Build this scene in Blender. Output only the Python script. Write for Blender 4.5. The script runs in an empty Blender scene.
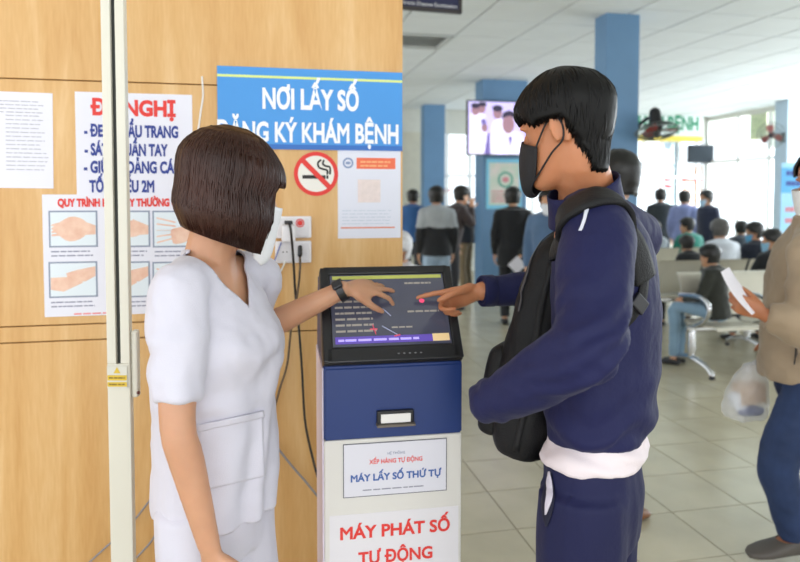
import bpy, bmesh, math, random
from mathutils import Vector, Matrix, noise, Euler
from mathutils.bvhtree import BVHTree
random.seed(7)
SC = bpy.context.scene
COL = SC.collection
R = math.radians

# ------------------------------------------------------------------ camera
F_PX, EYE, PITCH, HORIZON = 675.0, 1.52, R(2.5), 195.0
CY = HORIZON + F_PX * math.tan(PITCH)
cam_d = bpy.data.cameras.new('camera')
cam = bpy.data.objects.new('camera', cam_d)
COL.objects.link(cam)
cam.location = (0, 0, EYE)
cam.rotation_euler = (R(90) - PITCH, 0, 0)
cam_d.sensor_width = 36
cam_d.lens = F_PX / 800 * 36
cam_d.shift_y = (CY - 281) / 800
cam_d.clip_start = 0.05
cam_d.dof.use_dof = True
cam_d.dof.focus_distance = 1.45
cam_d.dof.aperture_fstop = 3.4
SC.camera = cam

# ------------------------------------------------------------------ sky, lights, exposure
w = bpy.data.worlds.new('overcast_sky')
SC.world = w
w.use_nodes = True
bg = w.node_tree.nodes['Background']
bg.inputs[0].default_value = (0.93, 0.97, 1.0, 1)
bg.inputs[1].default_value = 2.5
SC.view_settings.view_transform = 'Standard'
SC.view_settings.look = 'None'
SC.view_settings.gamma = 1
SC.view_settings.use_curve_mapping = False
SC.view_settings.exposure = -0.12
# daylight of the wide open entrance behind the photographer
def area(name, loc, rot, sx, sy, power, col=(1, 1, 1)):
    d = bpy.data.lights.new(name, 'AREA'); d.shape = 'RECTANGLE'
    d.size, d.size_y, d.energy, d.color = sx, sy, power, col
    o = bpy.data.objects.new(name, d); COL.objects.link(o)
    o.location = loc; o.rotation_euler = rot
    return o
area('entrance_daylight', (0.6, -3.2, 1.75), (R(84), 0, 0), 6.0, 2.6, 45, (1.0, 0.98, 0.96))
area('window_daylight', (8.6, 10.2, 1.9), (R(90), 0, R(102)), 7.0, 2.2, 700, (0.93, 0.97, 1.0))

# ------------------------------------------------------------------ helpers
HA = R(12)                                   # the hall is turned 12 degrees to the view
U = Vector((math.cos(HA), math.sin(HA), 0)); V = Vector((-math.sin(HA), math.cos(HA), 0))
Z = Vector((0, 0, 1))
CEIL = 3.17
def hall(a, b, z=0.0): return U * a + V * b + Vector((0, 0, z))
def P(px, py, Y):
    """point of the place at depth Y (metres in front of the camera) seen at that spot"""
    d = Vector((0, math.cos(PITCH), -math.sin(PITCH))) + Vector((1, 0, 0)) * ((px - 400) / F_PX) \
        + Vector((0, math.sin(PITCH), math.cos(PITCH))) * ((CY - py) / F_PX)
    return Vector((0, 0, EYE)) + d * (Y / d.y)
def PZ(px, py, z):
    a = P(px, py, 1.0) - Vector((0, 0, EYE))
    return Vector((0, 0, EYE)) + a * ((z - EYE) / a.z)
def lin(c):
    if isinstance(c, str):
        c = [int(c[i:i + 2], 16) / 255 for i in (1, 3, 5)]
    return tuple(x / 12.92 if x <= .04045 else ((x + .055) / 1.055) ** 2.4 for x in c)

MATS = {}
def mat(name, col, rough=.6, var=.0, vscale=8.0, bump=.0, bscale=200.0, metal=0.0, sheen=0.0, sss=0.0,
        spec=None, stretch=None, coat=0.0, alpha=1.0, trans=0.0, emit=None, estr=0.0, col2=None):
    if name in MATS: return MATS[name]
    m = bpy.data.materials.new(name); m.use_nodes = True
    nt = m.node_tree; b = nt.nodes['Principled BSDF']
    c = lin(col) if not isinstance(col, tuple) or True else col
    b.inputs['Base Color'].default_value = (*c, 1)
    b.inputs['Roughness'].default_value = rough
    b.inputs['Metallic'].default_value = metal
    if spec is not None: b.inputs['Specular IOR Level'].default_value = spec
    if sheen: b.inputs['Sheen Weight'].default_value = sheen; b.inputs['Sheen Roughness'].default_value = .4
    if sss:
        b.inputs['Subsurface Weight'].default_value = sss
        b.inputs['Subsurface Radius'].default_value = (1, .35, .2); b.inputs['Subsurface Scale'].default_value = .01
    if coat: b.inputs['Coat Weight'].default_value = coat
    if trans: b.inputs['Transmission Weight'].default_value = trans
    if alpha < 1: b.inputs['Alpha'].default_value = alpha
    if emit: b.inputs['Emission Color'].default_value = (*lin(emit), 1); b.inputs['Emission Strength'].default_value = estr
    if var or bump:
        tc = nt.nodes.new('ShaderNodeTexCoord'); src = tc.outputs['Object']
        if stretch:
            mp = nt.nodes.new('ShaderNodeMapping'); mp.inputs['Scale'].default_value = stretch
            nt.links.new(src, mp.inputs[0]); src = mp.outputs[0]
    if var:
        n = nt.nodes.new('ShaderNodeTexNoise'); n.inputs['Scale'].default_value = vscale; n.inputs['Detail'].default_value = 5
        nt.links.new(src, n.inputs['Vector'])
        r = nt.nodes.new('ShaderNodeValToRGB'); r.color_ramp.elements[0].position = .3; r.color_ramp.elements[1].position = .7
        c2 = lin(col2) if col2 else tuple(x * (1 - var) for x in c)
        c3 = c if col2 else tuple(min(1, x * (1 + var * .6)) for x in c)
        r.color_ramp.elements[0].color = (*c2, 1); r.color_ramp.elements[1].color = (*c3, 1)
        nt.links.new(n.outputs[0], r.inputs[0]); nt.links.new(r.outputs[0], b.inputs['Base Color'])
    if bump:
        n = nt.nodes.new('ShaderNodeTexNoise'); n.inputs['Scale'].default_value = bscale; n.inputs['Detail'].default_value = 3
        nt.links.new(src, n.inputs['Vector'])
        bp = nt.nodes.new('ShaderNodeBump'); bp.inputs['Strength'].default_value = bump; bp.inputs['Distance'].default_value = .004
        nt.links.new(n.outputs[0], bp.inputs['Height']); nt.links.new(bp.outputs[0], b.inputs['Normal'])
    MATS[name] = m
    return m

def tag(o, label=None, cat=None, group=None, kind=None):
    if label: o['label'] = label
    if cat: o['category'] = cat
    if group: o['group'] = group
    if kind: o['kind'] = kind
    return o
def link(name, me, m, parent=None, origin=None, smooth=False):
    """mesh given in world coordinates; origin is moved to the parent's base"""
    if isinstance(me, bmesh.types.BMesh):
        bm = me; me = bpy.data.meshes.new(name)
        bmesh.ops.recalc_face_normals(bm, faces=bm.faces) if not smooth else None
        bm.to_mesh(me); bm.free()
    o = bpy.data.objects.new(name, me); COL.objects.link(o)
    if m and not me.materials: me.materials.append(m)
    if smooth:
        me.polygons.foreach_set('use_smooth', [True] * len(me.polygons))
    if parent is not None:
        base = parent.get('_b') or (0, 0, 0)
        o.parent = parent
        me.transform(Matrix.Translation(-Vector(base)))
        o['_b'] = base
    elif origin is not None:
        me.transform(Matrix.Translation(-Vector(origin))); o.location = origin
        o['_b'] = tuple(origin)
    else:
        o['_b'] = (0.0, 0.0, 0.0)
    return o
def thing(name, loc, label, cat, group=None, kind=None):
    o = bpy.data.objects.new(name, None); COL.objects.link(o)
    o.empty_display_size = .1
    o.location = loc; o['_b'] = tuple(loc)
    return tag(o, label, cat, group, kind)

def nb(): return bmesh.new()
def box(bm, c, ax, ay, az, sx, sy, sz, bev=0.0):
    """box centred at c with axes ax, ay, az (unit vectors) and full sizes"""
    t = bmesh.new()
    vs = [t.verts.new(Vector((x, y, z))) for x in (-.5, .5) for y in (-.5, .5) for z in (-.5, .5)]
    for f in ((0, 1, 3, 2), (4, 6, 7, 5), (0, 4, 5, 1), (2, 3, 7, 6), (0, 2, 6, 4), (1, 5, 7, 3)):
        t.faces.new([vs[i] for i in f])
    for vv in t.verts: vv.co = Vector((vv.co.x * sx, vv.co.y * sy, vv.co.z * sz))
    if bev:
        bmesh.ops.bevel(t, geom=t.edges[:], offset=bev, segments=2, affect='EDGES', profile=.5)
    for vv in t.verts: vv.co = c + ax * vv.co.x + ay * vv.co.y + az * vv.co.z
    bmesh.ops.recalc_face_normals(t, faces=t.faces)
    me = bpy.data.meshes.new('t'); t.to_mesh(me); t.free(); bm.from_mesh(me); bpy.data.meshes.remove(me)
    return bm
def hbox(bm, a0, a1, b0, b1, z0, z1, bev=0.0):
    """box in hall coordinates"""
    return box(bm, hall((a0 + a1) / 2, (b0 + b1) / 2, (z0 + z1) / 2), U, V, Z, a1 - a0, b1 - b0, z1 - z0, bev)
def spline(pts, n):
    """Catmull-Rom through rows of numbers"""
    out = []
    m = len(pts)
    for i in range(m - 1):
        p0, p1, p2, p3 = pts[max(i - 1, 0)], pts[i], pts[i + 1], pts[min(i + 2, m - 1)]
        for k in range(n):
            t = k / n
            out.append([.5 * ((2 * b) + (-a + c) * t + (2 * a - 5 * b + 4 * c - d) * t * t + (-a + 3 * b - 3 * c + d) * t ** 3)
                        for a, b, c, d in zip(p0, p1, p2, p3)])
    out.append(list(pts[-1]))
    return out
def rings(bm, rs, close=True):
    """skin a list of rings of points"""
    vr = [[bm.verts.new(p) for p in r] for r in rs]
    n = len(vr[0])
    for a, b in zip(vr, vr[1:]):
        for i in range(n):
            bm.faces.new((a[i], a[(i + 1) % n], b[(i + 1) % n], b[i]))
    if close:
        bm.faces.new(list(reversed(vr[0]))); bm.faces.new(vr[-1])
    return vr
def loft(bm, st, seg=20, e=2.0):
    """st: (centre, half axis a, half axis b)"""
    rs = []
    for c, a, b in st:
        r = []
        for i in range(seg):
            t = 2 * math.pi * i / seg; ct, s = math.cos(t), math.sin(t)
            r.append(c + a * (math.copysign(abs(ct) ** (2 / e), ct)) + b * (math.copysign(abs(s) ** (2 / e), s)))
        rs.append(r)
    return rings(bm, rs)
def tube(bm, pts, rad, seg=12, sub=4, ref=None, flat=1.0, dome=True, caps=True):
    """round or flattened tube through points; rad a number or list; flat scales the second axis"""
    if not isinstance(rad, (list, tuple)): rad = [rad] * len(pts)
    rows = [[*p, r] for p, r in zip(pts, rad)]
    if sub > 1 and len(rows) > 1: rows = spline(rows, sub)
    ps = [Vector(r[:3]) for r in rows]; rr = [max(r[3], 1e-4) for r in rows]
    tg = []
    for i in range(len(ps)):
        d = ps[min(i + 1, len(ps) - 1)] - ps[max(i - 1, 0)]
        tg.append(d.normalized() if d.length > 1e-9 else Vector((0, 0, 1)))
    a = Vector(ref) if ref is not None else (Vector((0, 0, 1)) if abs(tg[0].z) < .9 else Vector((1, 0, 0)))
    a = (a - tg[0] * a.dot(tg[0])).normalized()
    rs = []
    def ring(c, t, a, r):
        b = t.cross(a)
        return [c + a * (math.cos(2 * math.pi * i / seg) * r) + b * (math.sin(2 * math.pi * i / seg) * r * flat) for i in range(seg)]
    fr = []
    for p, t, r in zip(ps, tg, rr):
        a = (a - t * a.dot(t)).normalized(); fr.append((p, t, a.copy(), r))
    if dome:
        p, t, a0, r = fr[0]
        for k in (.25, .65): rs.append(ring(p - t * r * (math.cos(k * math.pi / 2)), t, a0, r * math.sin(k * math.pi / 2)))
    for p, t, a0, r in fr: rs.append(ring(p, t, a0, r))
    if dome:
        p, t, a0, r = fr[-1]
        for k in (.65, .25): rs.append(ring(p + t * r * (math.cos(k * math.pi / 2)), t, a0, r * math.sin(k * math.pi / 2)))
    return rings(bm, rs, caps)
def ball(bm, c, ax, ay, az, seg=16, rin=10):
    rs = []
    for j in range(1, rin):
        th = math.pi * j / rin
        rs.append([c + az * -math.cos(th) + (ax * math.cos(2 * math.pi * i / seg) + ay * math.sin(2 * math.pi * i / seg)) * math.sin(th) for i in range(seg)])
    return rings(bm, rs)
def quad(bm, a, b, c, d): bm.faces.new([bm.verts.new(p) for p in (a, b, c, d)])
def remesh(bm, voxel, it=6, fac=.5):
    me = bpy.data.meshes.new('raw'); bmesh.ops.recalc_face_normals(bm, faces=bm.faces); bm.to_mesh(me); bm.free()
    o = bpy.data.objects.new('raw', me); COL.objects.link(o)
    r = o.modifiers.new('r', 'REMESH'); r.mode = 'VOXEL'; r.voxel_size = voxel; r.adaptivity = 0
    if it: s = o.modifiers.new('s', 'SMOOTH'); s.factor = fac; s.iterations = it
    dg = bpy.context.evaluated_depsgraph_get()
    out = bpy.data.meshes.new_from_object(o.evaluated_get(dg))
    bpy.data.objects.remove(o); bpy.data.meshes.remove(me)
    b2 = bmesh.new(); b2.from_mesh(out); bpy.data.meshes.remove(out)
    b2.normal_update()
    return b2
def solid(name, o, th, off=0):
    s = o.modifiers.new('thick', 'SOLIDIFY'); s.thickness = th; s.offset = off
    return o
def fbm(p, s, st=(1, 1, 1)):
    q = Vector((p.x * st[0], p.y * st[1], p.z * st[2])) * s
    return noise.noise(q) + .5 * noise.noise(q * 2.03)
def wrinkle(bm, fn):
    bm.normal_update()
    new = [(v, v.co + v.normal * fn(v.co)) for v in bm.verts]
    for v, c in new: v.co = c
    bm.normal_update()
def bvh_of(bm): return BVHTree.FromBMesh(bm)
def ribbon_on(bvh, pts, width, thick, lift=.002, n=10, across=4, taper=None):
    """flat strap laid on a surface along points"""
    ps = [Vector(r) for r in spline([list(p) for p in pts], n)]
    bm = nb(); rs = []
    for i, p in enumerate(ps):
        t = (ps[min(i + 1, len(ps) - 1)] - ps[max(i - 1, 0)]).normalized()
        loc, nor, _, dd = bvh.find_nearest(p)
        wv = t.cross(nor).normalized()
        wd = width if taper is None else width * taper(i / (len(ps) - 1))
        top, bot = [], []
        for k in range(across + 1):
            q = p + wv * wd * (k / across - .5)
            l2, n2, _, _ = bvh.find_nearest(q)
            base = l2 if (l2 - q).length < .09 else q
            nn = n2 if (l2 - q).length < .09 else nor
            top.append(base + nn * (lift + thick)); bot.append(base + nn * lift)
        rs.append(top + bot[::-1])
    rings(bm, rs)
    return bm

from mathutils.geometry import interpolate_bezier, tessellate_polygon
def _inside(p, pl):
    r = False; n = len(pl)
    for i in range(n):
        a, b = pl[i], pl[(i + 1) % n]
        if (a[1] > p[1]) != (b[1] > p[1]) and p[0] < (b[0] - a[0]) * (p[1] - a[1]) / (b[1] - a[1]) + a[0]: r = not r
    return r
def _area(pl): return sum(a[0] * b[1] - b[0] * a[1] for a, b in zip(pl, pl[1:] + pl[:1])) / 2
def _grow(pl, d):
    """moves a contour outwards (to the right of its direction) by d"""
    n = len(pl); out = []
    for i in range(n):
        a, b, c = pl[i - 1], pl[i], pl[(i + 1) % n]
        e1 = Vector((b[0] - a[0], b[1] - a[1])); e2 = Vector((c[0] - b[0], c[1] - b[1]))
        if e1.length < 1e-9 or e2.length < 1e-9: out.append(b); continue
        e1.normalize(); e2.normalize()
        n1 = Vector((e1.y, -e1.x)); n2 = Vector((e2.y, -e2.x)); m = n1 + n2
        if m.length < .3: m = n1
        else: m = m / max(m.length_squared / 2, .5)
        out.append((b[0] + m.x * d, b[1] + m.y * d))
    return out
def text(body, size, c, ax, ay, m, parent, name='lettering', bold=0.0, xs=1.0, align='CENTER', depth=.0006, lift=.0008, width=None):
    """flat lettering centred at c on the plane ax (reading direction), ay (up); each contour filled on its own"""
    cu = bpy.data.curves.new('t', 'FONT'); cu.body = body; cu.size = size; cu.align_x = align; cu.align_y = 'CENTER'
    o = bpy.data.objects.new('t', cu); COL.objects.link(o)
    dg = bpy.context.evaluated_depsgraph_get()
    cv = o.evaluated_get(dg).to_curve(dg)
    cont = []
    for sp_ in cv.splines:
        bp = sp_.bezier_points; n = len(bp); pl = []
        for i in range(n):
            a, b = bp[i], bp[(i + 1) % n]
            st = ((a.handle_right - a.co).length < 1e-7 and (b.handle_left - b.co).length < 1e-7) or (a.handle_right_type == 'VECTOR' and b.handle_left_type == 'VECTOR')
            ps = [a.co, b.co] if st else interpolate_bezier(a.co, a.handle_right, b.handle_left, b.co, 5)
            for q in ps[:-1]:
                if not pl or (Vector(pl[-1]) - q.xy).length > size * .018: pl.append((q.x, q.y))
        if len(pl) > 2: cont.append(pl)
    o.evaluated_get(dg).to_curve_clear() if hasattr(o, 'to_curve_clear') else None
    bpy.data.objects.remove(o); bpy.data.curves.remove(cu)
    bbs = [(min(q[0] for q in p), min(q[1] for q in p), max(q[0] for q in p), max(q[1] for q in p)) for p in cont]
    grp = list(range(len(cont)))
    for i in range(len(cont)):
        for k in range(i):
            a, b = bbs[i], bbs[k]
            if min(a[2], b[2]) - max(a[0], b[0]) > .25 * min(a[2] - a[0], b[2] - b[0]):
                g0, g1 = grp[i], grp[k]; grp = [g1 if g == g0 else g for g in grp]
    sgn = {}
    for g in set(grp): sgn[g] = 1 if _area(max((p for p, q in zip(cont, grp) if q == g), key=lambda p: abs(_area(p)))) > 0 else -1
    outer = [p for p, g in zip(cont, grp) if _area(p) * sgn[g] > 0]; osg = [sgn[g] for p, g in zip(cont, grp) if _area(p) * sgn[g] > 0]
    holes = [p for p, g in zip(cont, grp) if _area(p) * sgn[g] < 0]
    xsv = [q[0] for p in outer for q in p]
    if width and xsv: xs = width / (max(xsv) - min(xsv) + 2 * bold)
    nrm = ax.cross(ay); bm = nb()
    for ki, p in enumerate(outer):
        sg = osg[ki]
        # a hole belongs to the smallest outer contour around it
        hs = [h for h in holes if _inside(h[0], p) and not any(_inside(h[0], q) and abs(_area(q)) < abs(_area(p)) for q in outer if q is not p)]
        loops = [_grow(p, bold * sg)] + [_grow(h, bold * sg) for h in hs]
        pts = [q for l in loops for q in l]
        tris = tessellate_polygon([[Vector((x, y, 0)) for x, y in l] for l in loops])
        vs = [bm.verts.new(c + ax * (x * xs) + ay * y + nrm * (lift + (ki % 3) * 2e-5)) for x, y in pts]
        for t3 in tris:
            try: bm.faces.new([vs[i] for i in t3])
            except ValueError: pass
    bm.normal_update()
    for f in bm.faces:
        if f.normal.dot(nrm) < 0: f.normal_flip()
    me = bpy.data.meshes.new(name); bm.to_mesh(me); bm.free()
    return link(name, me, m, parent)
def sheet(bm, c, ax, ay, w_, h_, th, lift=0.0):
    n = ax.cross(ay)
    return box(bm, c + n * (lift + th / 2), ax, ay, n, w_, h_, th)
def dashes(bm, c, ax, ay, w_, rows, pitch, h_, lift, seed=1, fill=.95, ragged=.25):
    """rows of print too small to read: short strokes"""
    rg = random.Random(seed); n = ax.cross(ay)
    for r in range(rows):
        y = -r * pitch; x = -w_ / 2; end = w_ / 2 * (1 - rg.random() * ragged)
        while x < end:
            l = min(rg.uniform(.012, .035) * (w_ / .15) ** .5, end - x)
            if l > .002:
                o = c + ax * x + ay * y + n * lift
                quad(bm, o, o + ax * l * .85, o + ax * l * .85 + ay * h_, o + ay * h_)
            x += l
    return bm
def disc(bm, c, ax, ay, rx, ry, lift, n=24, ph=0):
    nn = ax.cross(ay)
    bm.faces.new([bm.verts.new(c + nn * lift + ax * math.cos(2 * math.pi * i / n + ph) * rx + ay * math.sin(2 * math.pi * i / n + ph) * ry) for i in range(n)])
def ring_flat(bm, c, ax, ay, r0, r1, lift, n=40):
    nn = ax.cross(ay)
    vs = [[bm.verts.new(c + nn * lift + ax * math.cos(2 * math.pi * i / n) * r + ay * math.sin(2 * math.pi * i / n) * r) for i in range(n)] for r in (r0, r1)]
    for i in range(n): bm.faces.new((vs[0][i], vs[0][(i + 1) % n], vs[1][(i + 1) % n], vs[1][i]))
def poly(bm, c, ax, ay, pts, lift):
    nn = ax.cross(ay)
    bm.faces.new([bm.verts.new(c + nn * lift + ax * x + ay * y) for x, y in pts])
# ------------------------------------------------------------------ materials of the place
def wood_material():
    m = bpy.data.materials.new('wood_laminate'); m.use_nodes = True
    nt = m.node_tree; b = nt.nodes['Principled BSDF']
    tc = nt.nodes.new('ShaderNodeTexCoord'); mp = nt.nodes.new('ShaderNodeMapping'); mp.inputs['Scale'].default_value = (5.2, 5.2, .55)
    mp.inputs['Rotation'].default_value = (0, 0, -HA)
    n1 = nt.nodes.new('ShaderNodeTexNoise'); n1.inputs['Scale'].default_value = 1.6; n1.inputs['Detail'].default_value = 6; n1.inputs['Distortion'].default_value = 1.2
    n2 = nt.nodes.new('ShaderNodeTexNoise'); n2.inputs['Scale'].default_value = 26; n2.inputs['Detail'].default_value = 4
    mx = nt.nodes.new('ShaderNodeMath'); mx.operation = 'MULTIPLY_ADD'; mx.inputs[1].default_value = .3
    r = nt.nodes.new('ShaderNodeValToRGB')
    e = r.color_ramp.elements
    e[0].position = .40; e[0].color = (*lin('#c89758'), 1)
    e[1].position = .86; e[1].color = (*lin('#e0ba84'), 1)
    k = e.new(.58); k.color = (*lin('#d2a467'), 1); k = e.new(.7); k.color = (*lin('#d8ad72'), 1)
    L = nt.links.new
    L(tc.outputs['Object'], mp.inputs[0]); L(mp.outputs[0], n1.inputs['Vector']); L(mp.outputs[0], n2.inputs['Vector'])
    L(n2.outputs[0], mx.inputs[0]); L(n1.outputs[0], mx.inputs[2]); L(mx.outputs[0], r.inputs[0]); L(r.outputs[0], b.inputs['Base Color'])
    b.inputs['Roughness'].default_value = .42
    return m
WOOD = wood_material()
TILE = mat('floor_tile', '#beb69e', .22, var=.10, vscale=3.5)
GROUT = mat('tile_grout', '#8d8876', .8, var=.1)
CEILP = mat('ceiling_panel', '#e2e7e8', .85, var=.03, vscale=2, bump=.1, bscale=60)
GRID = mat('ceiling_grid', '#babfbe', .6)
BLUEC = mat('column_paint', '#648bb0', .5, var=.05, vscale=3)
PALE = mat('pale_wall_paint', '#d5d5cb', .7, var=.04)
WHITEP = mat('white_paint', '#eeeeea', .5, var=.02)
ALU = mat('aluminium', '#cfd2d2', .35, metal=.6)
CHROME = mat('chrome', '#cfd0d2', .18, metal=1.0)
BLACKP = mat('black_plastic', '#15151a', .35, bump=.03, bscale=400)
DARKP = mat('dark_plastic', '#26262c', .5)
PAPER = mat('paper', '#e6e6f2', .7, var=.02, vscale=5)
RED = mat('red_print', '#e23a34', .6)
NAVYP = mat('navy_print', '#2c3f92', .6)
GREYP = mat('grey_print', '#a9a9b6', .7)
WHITEPR = mat('white_print', '#f4f6fa', .6)
GLASS = None
def glass_material():
    m = bpy.data.materials.new('window_glass'); m.use_nodes = True
    nt = m.node_tree; nt.nodes.remove(nt.nodes['Principled BSDF'])
    t = nt.nodes.new('ShaderNodeBsdfTransparent'); t.inputs[0].default_value = (.97, .99, 1, 1)
    g = nt.nodes.new('ShaderNodeBsdfGlossy'); g.inputs['Roughness'].default_value = .05
    mx = nt.nodes.new('ShaderNodeMixShader'); mx.inputs[0].default_value = .06
    nt.links.new(t.outputs[0], mx.inputs[1]); nt.links.new(g.outputs[0], mx.inputs[2])
    nt.links.new(mx.outputs[0], nt.nodes['Material Output'].inputs[0])
    return m
GLASS = glass_material()

def hitb(px, py, b):
    """where the sight line meets the hall plane at distance b along the hall"""
    d = P(px, py, 1.0) - Vector((0, 0, EYE)); o = Vector((0, 0, EYE))
    return o + d * ((b - o.dot(V)) / d.dot(V))
def hita(px, py, a):
    d = P(px, py, 1.0) - Vector((0, 0, EYE)); o = Vector((0, 0, EYE))
    return o + d * ((a - o.dot(U)) / d.dot(U))
def hc(p): return p.dot(U), p.dot(V), p.z
def proj(p):
    q = p - Vector((0, 0, EYE)); f = Vector((0, math.cos(PITCH), -math.sin(PITCH))); u = Vector((0, math.sin(PITCH), math.cos(PITCH)))
    d = q.dot(f)
    if d <= .05: return None
    return 400 + q.x / d * F_PX, CY - q.dot(u) / d * F_PX, d

WALLB, BACKB, RIGHTA = 2.25, 12.82, 9.42
# ------------------------------------------------------------------ floor
floor = link('floor', hbox(nb(), -4, 10.2, -3.6, 13.4, -.12, -.004), GROUT)
tag(floor, 'pale beige glossy tiled hall floor', 'floor', kind='structure')
TS = .395
o0 = PZ(671.6, 512.2, 0); oa, ob, _ = hc(o0)
tm = nb(); box(tm, Vector((0, 0, -.003)), U, V, Z, TS - .006, TS - .006, .006)
tme = bpy.data.meshes.new('tile'); tm.to_mesh(tme); tm.free(); tme.materials.append(TILE)
cand, rest = [], []
for i in range(-40, 40):
    for j in range(-30, 40):
        a, b = oa + (i + .5) * TS, ob + (j + .5) * TS
        if not (-3.8 < a < 10 and -3.4 < b < 13.2): continue
        c = hall(a, b); q = proj(c)
        vis = q and -40 < q[0] < 840 and -10 < q[1] < 640 and (b < 2.2 or c.x > -.1)
        if vis and not (q[0] < 470 and b < 5): cand.append((q[2], a, b))
        else: rest.append((a, b))
cand.sort()
rest += [(a, b) for _, a, b in cand[300:]]
for _, a, b in cand[:300]:
    t = bpy.data.objects.new('tile', tme); COL.objects.link(t); t.parent = floor; t.location = hall(a, b)
rb = nb()
for a, b in rest: box(rb, hall(a, b, -.003), U, V, Z, TS - .006, TS - .006, .006)
r_ = link('tile_field', rb, TILE, floor); r_['kind'] = 'stuff'

# ------------------------------------------------------------------ ceiling
ceiling = link('ceiling', hbox(nb(), -4, 10.2, -2.4, 13.4, CEIL + .03, CEIL + .15), GRID)
tag(ceiling, 'suspended ceiling of pale square panels', 'ceiling', kind='structure')
CS = .655
c0 = PZ(500, 0, CEIL); ca, cb, _ = hc(c0)
cm = nb(); box(cm, Vector((0, 0, .016)), U, V, Z, CS - .022, CS - .022, .03, .004)
cme = bpy.data.meshes.new('ceiling_panel'); cm.to_mesh(cme); cm.free(); cme.materials.append(CEILP)
vent_p = PZ(428, 43, CEIL); va, vb, _ = hc(vent_p)
lamp_p = PZ(752, 88, CEIL); la, lb, _ = hc(lamp_p)
skip = {}
cc, crest = [], []
for i in range(-30, 30):
    for j in range(-30, 30):
        a, b = ca + (i + .5) * CS, cb + (j + .5) * CS
        if not (-3.7 < a < 9.9 and -2.2 < b < 12.9): continue
        if abs(a - va) < CS / 2 and abs(b - vb) < CS / 2: skip['vent'] = (a, b); continue
        if abs(a - la) < CS / 2 and abs(b - lb) < CS / 2: skip['lamp'] = (a, b); continue
        q = proj(hall(a, b, CEIL))
        if q and -40 < q[0] < 840 and -40 < q[1] < 160: cc.append((q[2], a, b))
        else: crest.append((a, b))
cc.sort()
crest += [(a, b) for _, a, b in cc[290:]]
for _, a, b in cc[:290]:
    t = bpy.data.objects.new('ceiling_panel', cme); COL.objects.link(t); t.parent = ceiling; t.location = hall(a, b, CEIL)
rb = nb()
for a, b in crest: box(rb, hall(a, b, CEIL + .016), U, V, Z, CS - .022, CS - .022, .03)
r_ = link('ceiling_panel_field', rb, CEILP, ceiling); r_['kind'] = 'stuff'
a, b = skip['vent']
vt = thing('ceiling_vent', hall(a, b, CEIL), 'grey louvred air vent set in the ceiling near the wood partition', 'vent')
VG = mat('vent_grey', '#c3c7c5', .6)
bm = nb()
for s in (-1, 1):
    box(bm, hall(a + s * (CS / 2 - .03), b, CEIL), U, V, Z, .04, CS - .03, .03); box(bm, hall(a, b + s * (CS / 2 - .03), CEIL), U, V, Z, CS - .03, .04, .03)
link('frame', bm, VG, vt)
for k in range(9):
    bm = nb(); ax2 = (V * math.cos(R(14)) + Z * math.sin(R(14))); box(bm, hall(a, b - .25 + k * .0625, CEIL + .008), U, ax2, U.cross(ax2), CS - .1, .05, .004); link('slat', bm, VG, vt)
a, b = skip['lamp']
lt = thing('ceiling_light', hall(a, b, CEIL), 'square recessed ceiling light panel glowing pale cyan', 'light')
bm = nb()
for s in (-1, 1):
    box(bm, hall(a + s * (CS / 2 - .02), b, CEIL + .01), U, V, Z, .03, CS - .01, .03); box(bm, hall(a, b + s * (CS / 2 - .02), CEIL + .01), U, V, Z, CS - .01, .03, .03)
link('frame', bm, WHITEP, lt)
bm = nb(); box(bm, hall(a, b, CEIL + .012), U, V, Z, CS - .07, CS - .07, .01)
link('diffuser', bm, mat('lamp_diffuser', '#d8f3f8', .5, emit='#c8f2fb', estr=2.2), lt)

# ------------------------------------------------------------------ wood partition
wall = link('wall_left', hbox(nb(), -3.6, .475, WALLB + .012, WALLB + .10, 0, CEIL), mat('joint_brown', '#9c7138', .7))
tag(wall, 'warm wood laminate partition wall', 'wall', kind='structure')
z1 = hitb(60, 80, WALLB).z; z2 = hitb(60, 325, WALLB).z; z3 = hitb(60, 341, WALLB).z
edges = [-3.6, -2.15, -1.03, .485]
for zz0, zz1 in ((0.0, z3), (z3, z2), (z2, z1), (z1, CEIL)):
    for e0, e1 in zip(edges, edges[1:]):
        bm = nb(); hbox(bm, e0 + .0008, e1 - .0008, WALLB, WALLB + .0125, zz0 + .002, zz1 - .002, .001)
        link('panel', bm, WOOD, wall)
trim = link('trim_1', hbox(nb(), .475, .487, WALLB, WALLB + .10, 0, CEIL), WOOD)
tag(trim, 'vertical wood end strip of the partition', 'trim', kind='structure')

# ------------------------------------------------------------------ back wall of glazed reception booths
wb = link('wall_back', hbox(nb(), -1, RIGHTA, BACKB, BACKB + .15, 0, .92), PALE)
tag(wb, 'pale glazed reception wall at the far end of the hall', 'wall', kind='structure')
link('header', hbox(nb(), -1, RIGHTA, BACKB, BACKB + .15, 2.72, CEIL + .05), PALE, wb)
a403 = hitb(396, 200, BACKB).dot(U); a421 = hitb(424, 200, BACKB).dot(U)
link('wall_panel', hbox(nb(), -1, a421, BACKB - .02, BACKB + .1, 0, 2.74), mat('cream_wall', '#cfcbb9', .7, var=.05), wb)
mull = [hitb(x, 200, BACKB).dot(U) for x in (424, 447, 470, 500, 533, 560, 590, 617, 644, 662, 678, 698)] + [RIGHTA - .04]
for k in mull: link('mullion', hbox(nb(), k - .03, k + .03, BACKB - .01, BACKB + .09, .92, 2.72), ALU, wb)
for zz in (.95, 1.9): link('transom', hbox(nb(), a421, RIGHTA, BACKB - .005, BACKB + .08, zz - .025, zz + .025), ALU, wb)
for k0, k1 in zip(mull, mull[1:]):
    link('pane', hbox(nb(), k0 + .03, k1 - .03, BACKB + .03, BACKB + .036, .975, 1.875), GLASS, wb)
    link('pane', hbox(nb(), k0 + .03, k1 - .03, BACKB + .03, BACKB + .036, 1.925, 2.72), GLASS, wb)
bm = nb()
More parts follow.
